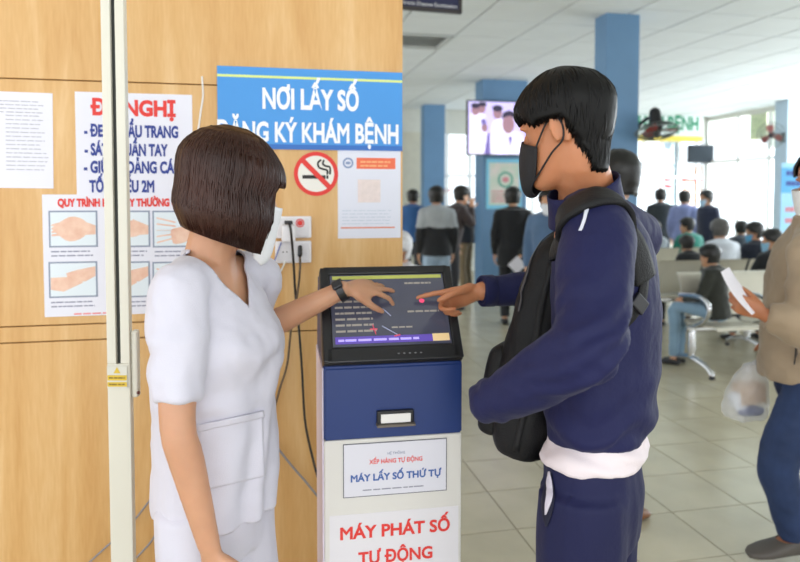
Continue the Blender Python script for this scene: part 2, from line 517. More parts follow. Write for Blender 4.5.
for (x0, x1, y0, y1) in ((444, 452, 189, 192), (454, 464, 189, 192), (533, 545, 176, 180), (548, 557, 176, 180), (660, 673, 177, 181), (660, 673, 185, 188), (681, 691, 177, 181), (693, 711, 177, 181)):
    p0 = hitb(x0, y1, BACKB); p1 = hitb(x1, y0, BACKB); n_ = 4
    for k in range(n_):
        aa = p0.dot(U) + (p1.dot(U) - p0.dot(U)) * k / n_; ww = (p1.dot(U) - p0.dot(U)) / n_ * .7
        hbox(bm, aa, aa + ww, BACKB - .002, BACKB + .02, p0.z, p1.z)
link('red_lettering', bm, RED, wb)
bm = nb()
for x0, x1, y0, y1 in ((682, 712, 166, 206), (704, 713, 118, 166)):
    p0 = hitb(x0, y1, BACKB); p1 = hitb(x1, y0, BACKB); hbox(bm, p0.dot(U), p1.dot(U), BACKB + .037, BACKB + .045, p0.z, p1.z)
link('orange_panel', bm, mat('orange_film', '#e58a55', .7, var=.25, vscale=5, col2='#efb78c'), wb)
bm = nb(); p0 = hitb(663, 235, BACKB); p1 = hitb(678, 142, BACKB); hbox(bm, p0.dot(U), p1.dot(U), BACKB + .045, BACKB + .07, p0.z, p1.z)
link('blind', bm, mat('pale_blind', '#d3e0ea', .7, var=.08, vscale=4, stretch=(8, 8, .2)), wb)

# sign over the counters
s0 = hitb(628, 141, BACKB - .25); s1 = hitb(702, 113, BACKB - .25)
sg = thing('clinic_sign', (s0 + s1) / 2, 'long white sign with green capitals and yellow stripe over the reception glass', 'sign')
sc_ = (s0 + s1) / 2; sw = (s1 - s0).dot(U); sh = s1.z - s0.z
link('board', sheet(nb(), sc_, U, Z, sw, sh, .03), mat('sign_white', '#cfd8d4', .6), sg)
link('stripe', sheet(nb(), sc_ - Z * (sh * .4), U, Z, sw, sh * .2, .005, .03), mat('sign_yellow', '#d9c04a', .6), sg)
tx = hitb(664, 124, BACKB - .25)
text('KHÁM BỆNH', sh * .62, tx, U, Z, mat('sign_green', '#0c7f58', .6), sg, bold=.016, lift=.032, width=(hitb(698, 124, BACKB - .25) - hitb(630, 124, BACKB - .25)).dot(U))
for aa in (-1, 1):
    link('bracket', hbox(nb(), sc_.dot(U) + aa * sw * .4 - .02, sc_.dot(U) + aa * sw * .4 + .02, BACKB - .25, BACKB + .02, sc_.z - .02, sc_.z + .02), ALU, sg)
# dark television on the reception glass
p0 = hitb(688, 163, BACKB - .18); p1 = hitb(714, 145, BACKB - .18); pc = (p0 + p1) / 2
dt = thing('switched_off_television', pc, 'switched off dark grey television above the reception glass', 'television')
link('housing', box(nb(), pc - V * -.02, U, Z, U.cross(Z), (p1 - p0).dot(U), p1.z - p0.z, .05, .008), DARKP, dt)
link('screen', sheet(nb(), pc, U, Z, (p1 - p0).dot(U) - .04, p1.z - p0.z - .04, .004, .006), mat('dark_screen', '#2f363c', .6, spec=.1), dt)
link('mount', box(nb(), pc + V * .11, U, V, Z, .1, .14, .1), DARKP, dt)

# ------------------------------------------------------------------ right wall with tall windows
wr = link('wall_right', hbox(nb(), RIGHTA, RIGHTA + .15, -1, BACKB + .15, 0, .45), PALE)
tag(wr, 'right side wall of tall bright windows', 'wall', kind='structure')
link('header', hbox(nb(), RIGHTA, RIGHTA + .15, -1, BACKB + .15, 3.08, CEIL + .05), PALE, wr)
bb = [12.78] + [hita(x, 180, RIGHTA).dot(V) for x in (738, 769)] + [9.6, 8.2, 6.8, 5.4, 4.0, 2.6, 1.2, -.2]
for k in bb: link('mullion', hbox(nb(), RIGHTA - .01, RIGHTA + .09, k - .04, k + .04, .45, 3.08), WHITEP, wr)
zt = hita(740, 160, RIGHTA).z
link('transom', hbox(nb(), RIGHTA - .01, RIGHTA + .08, -1, BACKB, zt - .03, zt + .03), WHITEP, wr)
for k0, k1 in zip(bb, bb[1:]):
    link('pane', hbox(nb(), RIGHTA + .03, RIGHTA + .036, k1 + .04, k0 - .04, .45, zt - .03), GLASS, wr)
    link('pane', hbox(nb(), RIGHTA + .03, RIGHTA + .036, k1 + .04, k0 - .04, zt + .03, 3.08), GLASS, wr)
BL = mat('blind_yellow', '#dfe0b4', .7, var=.15, vscale=12)
for x0, x1, y0, y1 in ((748, 765, 122, 140), (772, 790, 114, 147)):
    p0 = hita(x0, y1, RIGHTA); p1 = hita(x1, y0, RIGHTA)
    link('roller_blind', hbox(nb(), RIGHTA + .04, RIGHTA + .06, min(p0.dot(V), p1.dot(V)), max(p0.dot(V), p1.dot(V)), p0.z, 3.08), BL, wr)

# ------------------------------------------------------------------ columns
def column(px, py, Y, wd, dp, name, side):
    c = P(px, py, Y); a, b, _ = hc(c)
    o = link(name, hbox(nb(), a, a + wd, b, b + dp, 0, CEIL + .02, .006), BLUEC); tag(o, side, 'column', kind='structure'); return a, b
colN = column(605, 150, 6.2, .335, .22, 'column_1', 'blue painted square column behind the person in navy')
colT = column(482.5, 150, 9.7, .68, .34, 'column_2', 'wide blue column carrying the lit television')
colF = column(424, 150, 12.4, .40, .25, 'column_3', 'slim blue column at the far end')
c_ = P(787, 150, 11.7); a, b, _ = hc(c_)
o = link('column_4', hbox(nb(), a, a + .5, b, b + .3, 0, CEIL + .02, .006), mat('column_pale', '#a9bccb', .5, var=.04)); tag(o, 'pale blue grey column beside the tall windows', 'column', kind='structure')

# lit television on the wide column
tv_b = colT[1] - .16
q0 = hitb(467, 155, tv_b); q1 = hitb(527, 101.5, tv_b); tc_ = (q0 + q1) / 2; tw = (q1 - q0).dot(U); th_ = q1.z - q0.z
tv = thing('wall_television', tc_, 'flat television on the wide blue column showing people in white coats', 'television')
link('housing', box(nb(), tc_ + V * .03, U, V, Z, tw, .05, th_, .006), BLACKP, tv)
link('mount', box(nb(), tc_ + V * .1, U, V, Z, .3, .12, .2), DARKP, tv)
def emis(name, c, s): return mat(name, c, .5, emit=c, estr=s)
scn = link('screen', sheet(nb(), tc_, U, Z, tw - .03, th_ - .04, .003, -.002 + .006), emis('tv_lavender', '#cfc3f2', .75), tv)
E1, E2, E3, E4 = emis('tv_white', '#ece6fb', .8), emis('tv_skin', '#a87f8e', .55), emis('tv_dark', '#3b3350', .3), emis('tv_violet', '#7f6fb8', .55)
S = tw / 60.0
def tvs(x, y): return ((x - 497) * S, -(y - 128) * S)
def tvshape(nm, m, items, lift):
    bm = nb()
    for it in items:
        if it[0] == 'e': x, y = tvs(it[1], it[2]); disc(bm, tc_ + U * x + Z * y, U, Z, it[3] * S, it[4] * S, lift)
        else: poly(bm, tc_, U, Z, [tvs(*p) for p in it[1]][::-1], lift)
    return link(nm, bm, m, scn)
tvshape('white_coats', E1, [('p', [(469, 153), (470, 115), (478, 111), (485, 117), (487, 153)]), ('p', [(488, 153), (492, 122), (500, 118), (506, 128), (505, 153)]), ('p', [(497, 153), (503, 136), (510, 130), (519, 132), (525, 140), (525, 153)])], .008)
tvshape('faces', E2, [('e', 475, 112, 4, 4.5), ('e', 481, 110, 4, 4.5), ('e', 497, 114, 4.5, 5.5), ('e', 508, 124, 6, 9), ('e', 484, 128, 3, 4)], .0095)
tvshape('dark_hair', E3, [('e', 475, 107.5, 4.5, 2.5), ('e', 482, 106, 4.2, 2.2), ('e', 497, 109.5, 5.2, 3.2), ('p', [(501, 119), (503, 113), (509, 111), (514, 113), (516, 119), (509, 116)]), ('e', 518, 107, 4, 3)], .011)
tvshape('violet_shadows', E4, [('p', [(484, 153), (487, 135), (489, 132), (490, 153)]), ('p', [(508, 136), (512, 136), (510, 146)]), ('p', [(480, 121), (484, 119), (486, 124), (482, 126)])], .0125)
# poster under the television
pb = colT[1] - .004
q0 = hitb(486, 209, pb); q1 = hitb(522, 159, pb); pc = (q0 + q1) / 2; pw = (q1 - q0).dot(U); ph = q1.z - q0.z
po = thing('column_poster', pc, 'pale poster with cyan border and ring emblem on the wide blue column', 'poster')
link('sheet', sheet(nb(), pc, U, Z, pw, ph, .004), mat('cyan_border', '#86d2ee', .5), po)
link('print', sheet(nb(), pc, U, Z, pw * .84, ph * .84, .001, .004), mat('poster_pastel', '#e9dcd6', .6, var=.3, vscale=7, col2='#c4d9c6'), po)
bm = nb(); ring_flat(bm, pc + U * .02 + Z * .06, U, Z, .085, .12, .006); link('ring_emblem', bm, mat('ring_green', '#6fae9a', .6), po)
bm = nb(); disc(bm, pc + U * .02 + Z * .06, U, Z, .05, .04, .006); dashes(bm, pc - Z * .12, U, Z, pw * .7, 4, .045, .02, .006, 4); link('red_print', bm, mat('pastel_red', '#d98d95', .6), po)

# hanging dark direction sign
hs = V * 5.3
sx0 = P(402, 4, 4.6)
AX = Vector((math.cos(R(17)), math.sin(R(17)), 0))
hcen = P(461, 14, 4.62) - AX * .65 + Z * .20
hg = thing('hanging_sign', hcen, 'dark navy framed hanging sign with white lettering near the ceiling', 'sign')
NAVS = mat('sign_navy', '#20244f', .4)
link('board', box(nb(), hcen, AX, Z, AX.cross(Z), 1.28, .38, .02), NAVS, hg)
bm = nb()
for s in (-1, 1):
    box(bm, hcen + AX * s * .64, AX, Z, AX.cross(Z), .022, .40, .035); box(bm, hcen + Z * s * .19, AX, Z, AX.cross(Z), 1.3, .022, .035)
link('frame', bm, mat('sign_frame', '#3a3436', .4), hg)
text('Chronic Diseases Examination', .036, hcen + AX * .415 - Z * .158, AX, Z, WHITEPR, hg, name='small_print', lift=.012, width=.40)
bm = nb(); dashes(bm, hcen + Z * -.085, AX, Z, 1.14, 1, .14, .11, .012, 12); link('small_print', bm, WHITEPR, hg)
for s in (-.5, .5): 
    bm = nb(); tube(bm, [hcen + AX * s + Z * .2, Vector((*(hcen + AX * s).xy, CEIL))], .006, 8, 1); link('hanger_rod', bm, DARKP, hg)

# blue roll-up banner by the right column
bp = P(793, 215, 8.6); a, b, _ = hc(bp)
bn = thing('standing_banner', hall(a, b, 0), 'light blue standing banner with red and navy print beside the pale column', 'banner')
zt0 = P(790, 163, 8.6).z; a0 = P(778, 200, 8.6).dot(U)
bc = hall(a0 + .4, b, (zt0 + .1) / 2); bh = zt0 - .1
link('sheet', sheet(nb(), bc, U, Z, .8, bh, .006), mat('banner_blue', '#9ed3f2', .5, var=.06, vscale=2), bn)
link('blue_band', sheet(nb(), bc + Z * (bh / 2 - .22), U, Z, .8, .32, .001, .006), mat('banner_band', '#4fa9e4', .5), bn)
bm = nb(); dashes(bm, bc + Z * (bh / 2 - .62), U, Z, .66, 2, .14, .06, .008, 9); link('red_print', bm, mat('banner_red', '#d3808c', .6), bn)
bm = nb(); dashes(bm, bc + Z * (bh / 2 - .16), U, Z, .66, 2, .13, .06, .008, 5); link('navy_print', bm, NAVYP, bn)
link('foot', box(nb(), hall(a0 + .4, b, .04), U, V, Z, .84, .22, .08, .01), ALU, bn)
bm = nb(); tube(bm, [hall(a0 + .4, b + .03, .05), hall(a0 + .4, b + .03, zt0)], .012, 8, 1); link('pole', bm, ALU, bn)

# ------------------------------------------------------------------ fans
def fan(c, axis, mount, label, sc=1.0):
    """wall fan: c cage centre, axis the blowing direction, mount the point on the column"""
    t = thing('wall_fan', c, label, 'fan')
    ax = axis.normalized(); a1 = ax.orthogonal().normalized(); a2 = ax.cross(a1)
    bm = nb(); rr = .19 * sc
    def circ(r, off, th):
        pts = [c + ax * off + a1 * math.cos(2 * math.pi * i / 28) * r + a2 * math.sin(2 * math.pi * i / 28) * r for i in range(29)]
        tube(bm, pts, th, 6, 1, dome=False)
    circ(rr, 0, .006); circ(rr * .72, .045, .003); circ(rr * .72, -.045, .003); circ(rr * .35, .06, .003)
    for i in range(28):
        d = a1 * math.cos(2 * math.pi * i / 28) + a2 * math.sin(2 * math.pi * i / 28)
        for s in (-1, 1): tube(bm, [c + d * rr, c + d * rr * .72 + ax * s * .045, c + d * rr * .2 + ax * s * .065], .0022, 4, 2, dome=False)
    link('cage', bm, mat('cage_wire', '#6d7674', .4, metal=.5), t)
    for k in range(3):
        bm = nb(); pts = []
        an = k * 2 * math.pi / 3
        d = a1 * math.cos(an) + a2 * math.sin(an); s = ax.cross(d)
        tw_ = (s * math.cos(R(25)) + ax * math.sin(R(25)))
        rings(bm, [[c + d * r + tw_ * wv + ax.cross(tw_) * 0 + ax * dz for wv, dz in ((-w_, 0), (w_, 0), (w_, .004), (-w_, .004))] for r, w_ in ((.03, .025), (.09, .055), (.15, .06), (.17, .035))])
        link('blade', bm, mat('fan_blade', '#8e3733', .4), t)
    bm = nb(); tube(bm, [c + ax * .03, c - ax * .03], .035, 12, 1); link('hub', bm, BLACKP, t)
    bm = nb(); tube(bm, [c - ax * .05, c - ax * .17], [.06, .05], 14, 1); link('motor', bm, BLACKP, t)
    bm = nb(); tube(bm, [c - ax * .14, (c - ax * .14 + mount) / 2 + Z * .03, mount], .016, 8, 3); link('bracket', bm, BLACKP, t)
    link('wall_plate', box(nb(), mount, U, V, Z, .04, .1, .16, .006), BLACKP, t)
    return t
fc = P(657, 131, 6.05)
fan(fc, Vector((.05, -.22, -1)), hall(colN[0] + .335 + .015, colN[1] + .1, fc.z + .03), 'black wall fan with red blades tilted down beside the blue column')
fc = P(771, 135, 11.3)
ca4 = hc(P(787, 150, 11.7))
fan(fc, Vector((-.6, -.8, -.2)), hall(ca4[0] - .02, ca4[1] + .1, fc.z + .0), 'dark wall fan on the pale column beside the windows', 1.1)
# ------------------------------------------------------------------ things on the wood partition
def on_wall(x0, y0, x1, y1, off=0.0):
    q0 = hitb(x0, y1, WALLB - off); q1 = hitb(x1, y0, WALLB - off)
    return (q0 + q1) / 2, (q1 - q0).dot(U), q1.z - q0.z
def WP(px, py, off=0.0): return hitb(px, py, WALLB - off)
# blue registration sign
c, w_, h_ = on_wall(218, 73, 402, 148.5)
t = thing('registration_sign', c, 'wide blue registration sign with bold white capitals on the wood wall', 'sign')
SB = mat('sign_blue', '#3f93dd', .45, var=.03, vscale=2)
link('board', sheet(nb(), c, U, Z, w_, h_, .006), SB, t)
link('yellow_line', sheet(nb(), c + Z * (h_ / 2 - .030), U, Z, w_, .008, .0006, .006), mat('line_yellow', '#d7e78b', .5), t)
link('dark_edge', sheet(nb(), c - Z * (h_ / 2 - .008), U, Z, w_, .016, .0006, .006), mat('edge_blue', '#2c6cc0', .5), t)
text('NƠI LẤY SỐ', .090, WP(311, 101), U, Z, WHITEPR, t, lift=.0072, bold=.0034, width=(WP(359, 98) - WP(263, 98)).dot(U))
text('ĐĂNG KÝ KHÁM BỆNH', .088, WP(310, 134), U, Z, WHITEPR, t, lift=.0072, bold=.003, width=(WP(401, 133) - WP(219, 133)).dot(U))
# no smoking roundel
c, w_, h_ = on_wall(294, 151, 338, 197)
r = w_ / 2
t = thing('no_smoking_sticker', c, 'round red no smoking sticker on the wood wall', 'sticker')
bm = nb(); disc(bm, c, U, Z, r, r, .001, 48); link('disc', bm, mat('sticker_white', '#ece9e2', .5), t)
bm = nb(); ring_flat(bm, c, U, Z, r * .82, r, .0016, 48); poly(bm, c, U, Z, [(-.66 * r, .5 * r), (-.5 * r, .66 * r), (.66 * r, -.5 * r), (.5 * r, -.66 * r)][::-1], .0022); link('red_ring_bar', bm, RED, t)
bm = nb(); poly(bm, c, U, Z, [(-.62 * r, -.22 * r), (.42 * r, -.22 * r), (.42 * r, -.06 * r), (-.62 * r, -.06 * r)], .0018)
poly(bm, c, U, Z, [(.46 * r, -.22 * r), (.55 * r, -.22 * r), (.55 * r, -.06 * r), (.46 * r, -.06 * r)], .0018)
for pts in ([(.5, .02), (.5, .16), (.3, .22), (.12, .3), (.08, .5), (.2, .62)], [(.62, .02), (.62, .3), (.42, .36), (.3, .46), (.34, .6)]):
    tube(bm, [c + U * x * r + Z * y * r - V * .0016 for x, y in pts], .0035, 5, 4, flat=.2, ref=U)
link('cigarette', bm, mat('black_print', '#1c1a1a', .6), t)
# notice with the orange heading
c, w_, h_ = on_wall(338, 150, 400.5, 238.5)
t = thing('notice_sheet', c, 'white notice sheet with orange heading below the blue sign', 'poster')
link('sheet', sheet(nb(), c, U, Z, w_, h_, .0015), mat('notice_paper', '#dfe1ee', .4), t)
hd = WP(376, 163.5)
link('orange_heading', sheet(nb(), hd, U, Z, w_ * .62, .037, .0004, .0016), mat('orange_print', '#f0724f', .6), t)
bm = nb(); dashes(bm, hd - Z * .0 + Z * .002, U, Z, w_ * .5, 2, .013, .006, .0024, 3); link('heading_print', bm, mat('orange_light', '#f8b37e', .6), t)
bm = nb(); ring_flat(bm, WP(348, 163), U, Z, .012, .018, .002); disc(bm, WP(348, 163), U, Z, .009, .005, .002); link('round_emblem', bm, mat('emblem_blue', '#8b9cc0', .6), t)
link('pale_square', sheet(nb(), WP(369, 191), U, Z, w_ * .36, w_ * .36, .0004, .0016), mat('square_cream', '#e7d8d5', .6, var=.06, vscale=60), t)
bm = nb(); dashes(bm, WP(368, 211), U, Z, w_ * .82, 5, .011, .0025, .002, 8); link('small_print', bm, mat('pale_print', '#c3cddb', .6), t)
link('orange_line', sheet(nb(), WP(368, 227.6), U, Z, w_ * .86, .005, .0004, .0016), mat('orange_rule', '#e08e73', .6), t)
# typed sheet at the left
c, w_, h_ = on_wall(-18, 93, 52, 188)
t = thing('typed_sheet', c, 'white typed page taped on the wood wall away from the hand washing poster', 'poster')
axr = (U * math.cos(R(.6)) - Z * math.sin(R(.6))); ayr = (Z * math.cos(R(.6)) + U * math.sin(R(.6)))
link('sheet', sheet(nb(), c, axr, ayr, w_, h_, .0012), PAPER, t)
bm = nb(); dashes(bm, c + Z * h_ * .40, axr, ayr, w_ * .85, 4, .011, .0022, .002, 2); dashes(bm, c + Z * h_ * .25 + U * .03, axr, ayr, w_ * .6, 14, .0125, .0022, .002, 6, ragged=.5)
dashes(bm, c + Z * h_ * .25 - U * w_ * .33, axr, ayr, w_ * .2, 14, .0125, .0022, .002, 16, ragged=.7)
link('small_print', bm, GREYP, t)
# request poster
c, w_, h_ = on_wall(77, 95, 192, 196)
t = thing('request_poster', c, 'white poster of navy mask reminders under a red heading behind the pole', 'poster')
link('sheet', sheet(nb(), c, U, Z, w_, h_, .0012), PAPER, t)
text('ĐỀ NGHỊ', .066, WP(134, 109), U, Z, RED, t, lift=.0022, bold=.003, width=(WP(177, 108) - WP(92, 108)).dot(U))
for s, x0, x1, y in (('- ĐEO KHẨU TRANG', 85, 179, 132), ('- SÁT KHUẨN TAY', 85, 168, 150.5), ('- GIỮ KHOẢNG CÁCH', 85, 189, 168), ('TỐI THIỂU 2M', 90, 155, 187)):
    text(s, .05, WP((x0 + x1) / 2, y), U, Z, NAVYP, t, lift=.0022, bold=.0022, width=(WP(x1, y) - WP(x0, y)).dot(U))
# hand washing poster
c, w_, h_ = on_wall(45, 194.5, 205, 317)
t = thing('hand_washing_poster', c, 'white hand washing poster with framed pictures of hands and red heading', 'poster')
link('sheet', sheet(nb(), c - V * .0016, U, Z, w_, h_, .0012), PAPER, t)
text('QUY TRÌNH RỬA TAY THƯỜNG QUY', .032, WP(124, 203), U, Z, RED, t, lift=.004, bold=.0018, width=(WP(190, 203) - WP(60, 203)).dot(U))
BOR = mat('picture_border', '#8d97ad', .6); PIN = mat('picture_blue', '#dfe8f0', .6); SKN = mat('printed_skin', '#efcdb9', .6, var=.08, vscale=40, col2='#e3b49d')
for gi, (x0, x1) in enumerate(((49.5, 97.5), (107, 150), (153, 197))):
    for gj, (y0, y1) in enumerate(((210.5, 247.5), (261, 298))):
        pc, pw, ph = on_wall(x0, y0, x1, y1)
        pf = link('picture', sheet(nb(), pc, U, Z, pw, ph, .0006, .003), BOR, t)
        link('picture_ground', sheet(nb(), pc, U, Z, pw - .010, ph - .010, .0003, .0036), PIN, pf)
        bm = nb(); pts = []
        rg = random.Random(gi * 3 + gj)
        hx, hy = pw * .46, ph * .3
        n_ = 22
        def blob(cx, cy, rx, ry, ph0):
            poly(bm, pc, U, Z, [(cx + rx * math.cos(2 * math.pi * k / n_) * (1 + .12 * math.sin(3 * 2 * math.pi * k / n_ + ph0)), cy + ry * math.sin(2 * math.pi * k / n_) * (1 + .2 * math.sin(2 * 2 * math.pi * k / n_ + ph0))) for k in range(n_)], .0042)
        if gj == 0 and gi != 2:
            blob(-.03 * pw, 0, hx * .78, hy * .95, rg.random() * 6)
            poly(bm, pc, U, Z, [(.1 * pw, -.3 * hy * 2), (hx, -.25 * hy * 2), (hx, .3 * hy), (.1 * pw, .9 * hy)], .0043)
            for k in range(4): tube(bm, [pc + U * (-.1 * pw) + Z * (hy * (.7 - .4 * k)) - V * .0035, pc - U * (hx * .92) + Z * (hy * (.35 - .3 * k)) - V * .0035], .006, 5, 1, flat=.1, ref=U)
        elif gi == 2:
            blob(.12 * pw, -.02, hx * .5, hy * .9, 1)
            for k in range(5): tube(bm, [pc + U * (.0 * pw) + Z * (hy * (.6 - .35 * k)) - V * .0035, pc - U * (hx * .85) + Z * (hy * (1.0 - .55 * k)) - V * .0035], .0055, 5, 1, flat=.1, ref=U)
        else:
            poly(bm, pc, U, Z, [(-hx, -hy * .9), (-.2 * pw, -hy * 1.1), (.2 * pw, -hy * .3), (.1 * pw, hy * .3), (-hx, hy * .2)], .0042)
            poly(bm, pc, U, Z, [(hx, hy * 1.2), (.1 * pw, hy * .9), (-.14 * pw, hy * .6), (-.1 * pw, -hy * .1), (.25 * pw, -hy * .2), (hx, hy * .3)], .0044)
        link('printed_hands', bm, SKN, pf)
        bm = nb(); dashes(bm, WP((x0 + x1) / 2, y1 + 4.5, 0), U, Z, pw * .9, 2, .013, .0042, .003, gi + 7 * gj); link('caption', bm, mat('caption_grey', '#8d8fa6', .6), t)
bm = nb(); dashes(bm, WP(95, 314), U, Z, .12, 1, .01, .005, .003, 5); link('red_footer', bm, mat('footer_red', '#e88a8a', .6), t)

# wall sockets
SOCK = mat('socket_white', '#e8e6ea', .35)
for k, (y0, y1, lab) in enumerate(((216, 238, 'white twin wall socket with red switch lamp on the wood wall'), (240.5, 263, 'white twin wall socket holding a slim black plug, lower of the pair'))):
    c, w_, h_ = on_wall(275, y0, 311, y1)
    t = thing('wall_socket', c, lab, 'socket')
    link('plate', box(nb(), c - V * .008, U, V, Z, w_, .016, h_, .004), SOCK, t)
    link('faceplate', box(nb(), c - V * .0175, U, V, Z, w_ * .86, .003, h_ * .8, .001), mat('socket_face', '#dcdade', .35), t)
    if k == 0:
        bm = nb(); disc(bm, WP(300, 223, .0195), U, Z, .009, .009, .0005); ring_flat(bm, WP(300, 223, .0195), U, Z, .011, .014, .0005); link('switch_lamp', bm, RED, t)
    else:
        bm = nb()
        for dx in (-.006, .006): disc(bm, WP(285, 252, .0195) + U * dx, U, Z, .0022, .0022, .0005)
        link('socket_holes', bm, BLACKP, t)
ad = WP(290, 232, .02)
link_ad = link('plug_adapter', box(nb(), WP(288.5, 233, .035), U, V, Z, .044, .05, .056, .005), SOCK, None, tuple(WP(288.5, 233, .035)))
tag(link_ad, 'white plug adapter sticking out of the upper wall socket', 'adapter')
CB = mat('cable_black', '#1d1b1d', .4); CG = mat('cable_grey', '#8b8a90', .45); CBR = mat('cable_brown', '#5b4a38', .45); CWH = mat('cable_white', '#e6e4e0', .45); CBL = mat('cable_blue', '#7f86b4', .45)
def cable(pts, r, m, label, plug=None, name='power_cable'):
    t = thing(name, pts[0], label, 'cable')
    bm = nb(); tube(bm, pts, r, 8, 8); link('cord', bm, m, t, smooth=True)
    if plug:
        bm = nb(); plug(bm); link('plug', bm, BLACKP, t)
    return t
kp = lambda x, y, off: WP(x, y, off)
cable([WP(289, 222, .07), WP(291, 232, .085), WP(293.5, 262, .05), WP(295.5, 295, .03), WP(299, 330, .03), WP(302, 370, .03), WP(305, 420, .03), WP(312, 455, .04), WP(319, 480, .06), WP(330, 500, .1)], .0042, CB,
      'black power cord hanging from the white plug adapter to the kiosk', lambda bm: (box(bm, WP(288.5, 222.5, .066), U, V, Z, .026, .022, .012, .003)))
cable([WP(300, 256, .035), WP(300, 270, .05), WP(297, 296, .035), WP(291, 330, .025), WP(287, 365, .02), WP(278, 395, .02), WP(268, 440, .02), WP(262, 520, .02), WP(262, 600, .02)], .0036, CBR,
      'brown cord hanging from the slim plug in the lower socket', lambda bm: tube(bm, [WP(300, 247.5, .03), WP(300, 255, .036)], .0075, 8, 1))
cable([WP(281, 243, .025), WP(277, 254, .03), WP(272, 268, .03), WP(270, 275, .025), WP(262, 290, .02)], .0026, CBL, 'thin blue network cord leaving the wall sockets', name='network_cable')
cable([WP(285, 262, .02), WP(280, 272, .03), WP(272, 277, .03), WP(262, 272, .02), WP(255, 268, .01)], .003, CWH, 'thin white cord looping below the lower socket', name='white_cable')
cable([WP(262, 425, .02), WP(274, 443, .02), WP(292, 466, .025), WP(306, 482, .03), WP(322, 502, .06), WP(335, 520, .1)], .0036, CG, 'grey cord running diagonally to the kiosk foot', name='grey_cable')
cable([WP(202, 77, .008), WP(203, 95, .012), WP(201, 110, .014), WP(199, 125, .012), WP(196, 150, .01), WP(196, 240, .01)], .003, CWH, 'thin white cord hanging beside the blue sign', name='white_cable')
cable([WP(60, 585, .02), WP(85, 566, .015), WP(105, 548, .02), WP(130, 525, .02), WP(150, 500, .02), WP(165, 480, .02), WP(190, 455, .02)], .003, CG, 'grey cord crossing the lower wood wall behind the pole', name='grey_cable')
cable([WP(120, 575, .02), WP(138, 556, .02), WP(150, 543, .02), WP(158, 530, .02), WP(175, 500, .02)], .003, CG, 'short grey cord low on the wood wall behind the person in white uniform', name='grey_cable')

# ------------------------------------------------------------------ height scale pole
py_ = 1.72
pc0 = P(118.3, 364, py_)
pole = thing('height_scale', Vector((pc0.x, pc0.y + .02, 0)), 'cream aluminium height measuring pole with dark slot and yellow labels', 'height scale')
CREAM = mat('cream_aluminium', '#d9d6c9', .35, var=.03, vscale=4)
X, Y = Vector((1, 0, 0)), Vector((0, 1, 0))
pcx, pcy, pw = pc0.x, pc0.y, .0585
zs = pc0.z
link('rail', box(nb(), Vector((pcx - pw / 2 + .01175, pcy + .011, (zs + 2.15) / 2)), X, Y, Z, .0235, .022, 2.15 - zs, .002), CREAM, pole)
link('rail', box(nb(), Vector((pcx + pw / 2 - .01175, pcy + .011, (zs + 2.15) / 2)), X, Y, Z, .0235, .022, 2.15 - zs, .002), CREAM, pole)
link('slot', box(nb(), Vector((pcx, pcy + .016, (zs + 2.15) / 2)), X, Y, Z, .014, .012, 2.15 - zs), mat('slot_dark', '#20231f', .5), pole)
link('lower_post', box(nb(), Vector((pcx, pcy + .011, zs / 2 + .03)), X, Y, Z, pw, .022, zs - .06, .002), CREAM, pole)
lp = link('warning_label', box(nb(), Vector((pcx - .002, pcy - .003, zs - .033)), X, Y, Z, .052, .001, .056), mat('label_silver', '#d3d2c8', .4), pole)
YEL = mat('label_yellow', '#d8b73a', .5)
n_ = X.cross(Z)
bm = nb(); q = Vector((pcx - .002, pcy - .004, zs - .016)); poly(bm, q, X, Z, [(-.009, -.007), (.009, -.007), (0, .009)], .0); link('triangle', bm, YEL, lp)
bm = nb(); poly(bm, Vector((pcx - .002, pcy - .004, zs - .035)), X, Z, [(-.025, -.007), (.025, -.007), (.025, .007), (-.025, .007)], 0); poly(bm, Vector((pcx - .002, pcy - .004, zs - .052)), X, Z, [(-.025, -.006), (.025, -.006), (.025, .006), (-.025, .006)], 0); link('yellow_plates', bm, YEL, lp)
bm = nb(); dashes(bm, Vector((pcx - .002, pcy - .0045, zs - .037)), X, Z, .042, 2, .017, .004, .0, 3); link('small_print', bm, mat('label_brown', '#8a7326', .6), lp)
br = P(135, 365, 1.74)
link('side_handle', box(nb(), Vector((pcx + pw / 2 + .008, pcy + .02, (P(130, 330, py_).z + P(130, 400, py_).z) / 2)), X, Y, Z, .016, .025, .175, .005), CREAM, pole)
bm = nb(); ball(bm, Vector((pcx + pw / 2 + .016, pcy + .012, P(130, 394, py_).z)), X * .005, Y * .005, Z * .005, 10, 6); link('knob', bm, mat('knob_red', '#5a2420', .4), pole)
link('weighing_platform', box(nb(), Vector((pcx, pcy - .14, .045)), X, Y, Z, .36, .40, .07, .012), DARKP, pole)

# ------------------------------------------------------------------ ticket kiosk
KA = R(10)
KU = Vector((math.cos(KA), math.sin(KA), 0)); KV = Vector((-math.sin(KA), math.cos(KA), 0)); KN = -KV
k0 = P(394, 450, 1.645)
KB = Vector((k0.x, k0.y, 0))
def KP(px, py, off=0.0):
    d = P(px, py, 1.0) - Vector((0, 0, EYE)); o = Vector((0, 0, EYE))
    return o + d * (((KB + KN * off) - o).dot(KV) / d.dot(KV))
KW = .345
zb0 = KP(394, 437).z; zb1 = KP(394, 364).z
kiosk = thing('ticket_kiosk', KB, 'white and blue queue ticket kiosk with sloping touch screen', 'kiosk')
KWH = mat('kiosk_white', '#dcd9d4', .45, var=.02, vscale=3); KBL = mat('kiosk_blue', '#11306f', .4, var=.04, vscale=6); 
link('cabinet', box(nb(), KB + KV * .15 + Z * zb0 / 2, KU, KV, Z, KW, .30, zb0, .004), KWH, kiosk)
prof = [(-.003, zb0 + .001), (-.003, zb1 - .004), (.14, 1.30), (.24, 1.30), (.30, 1.1), (.30, zb0 + .001)]
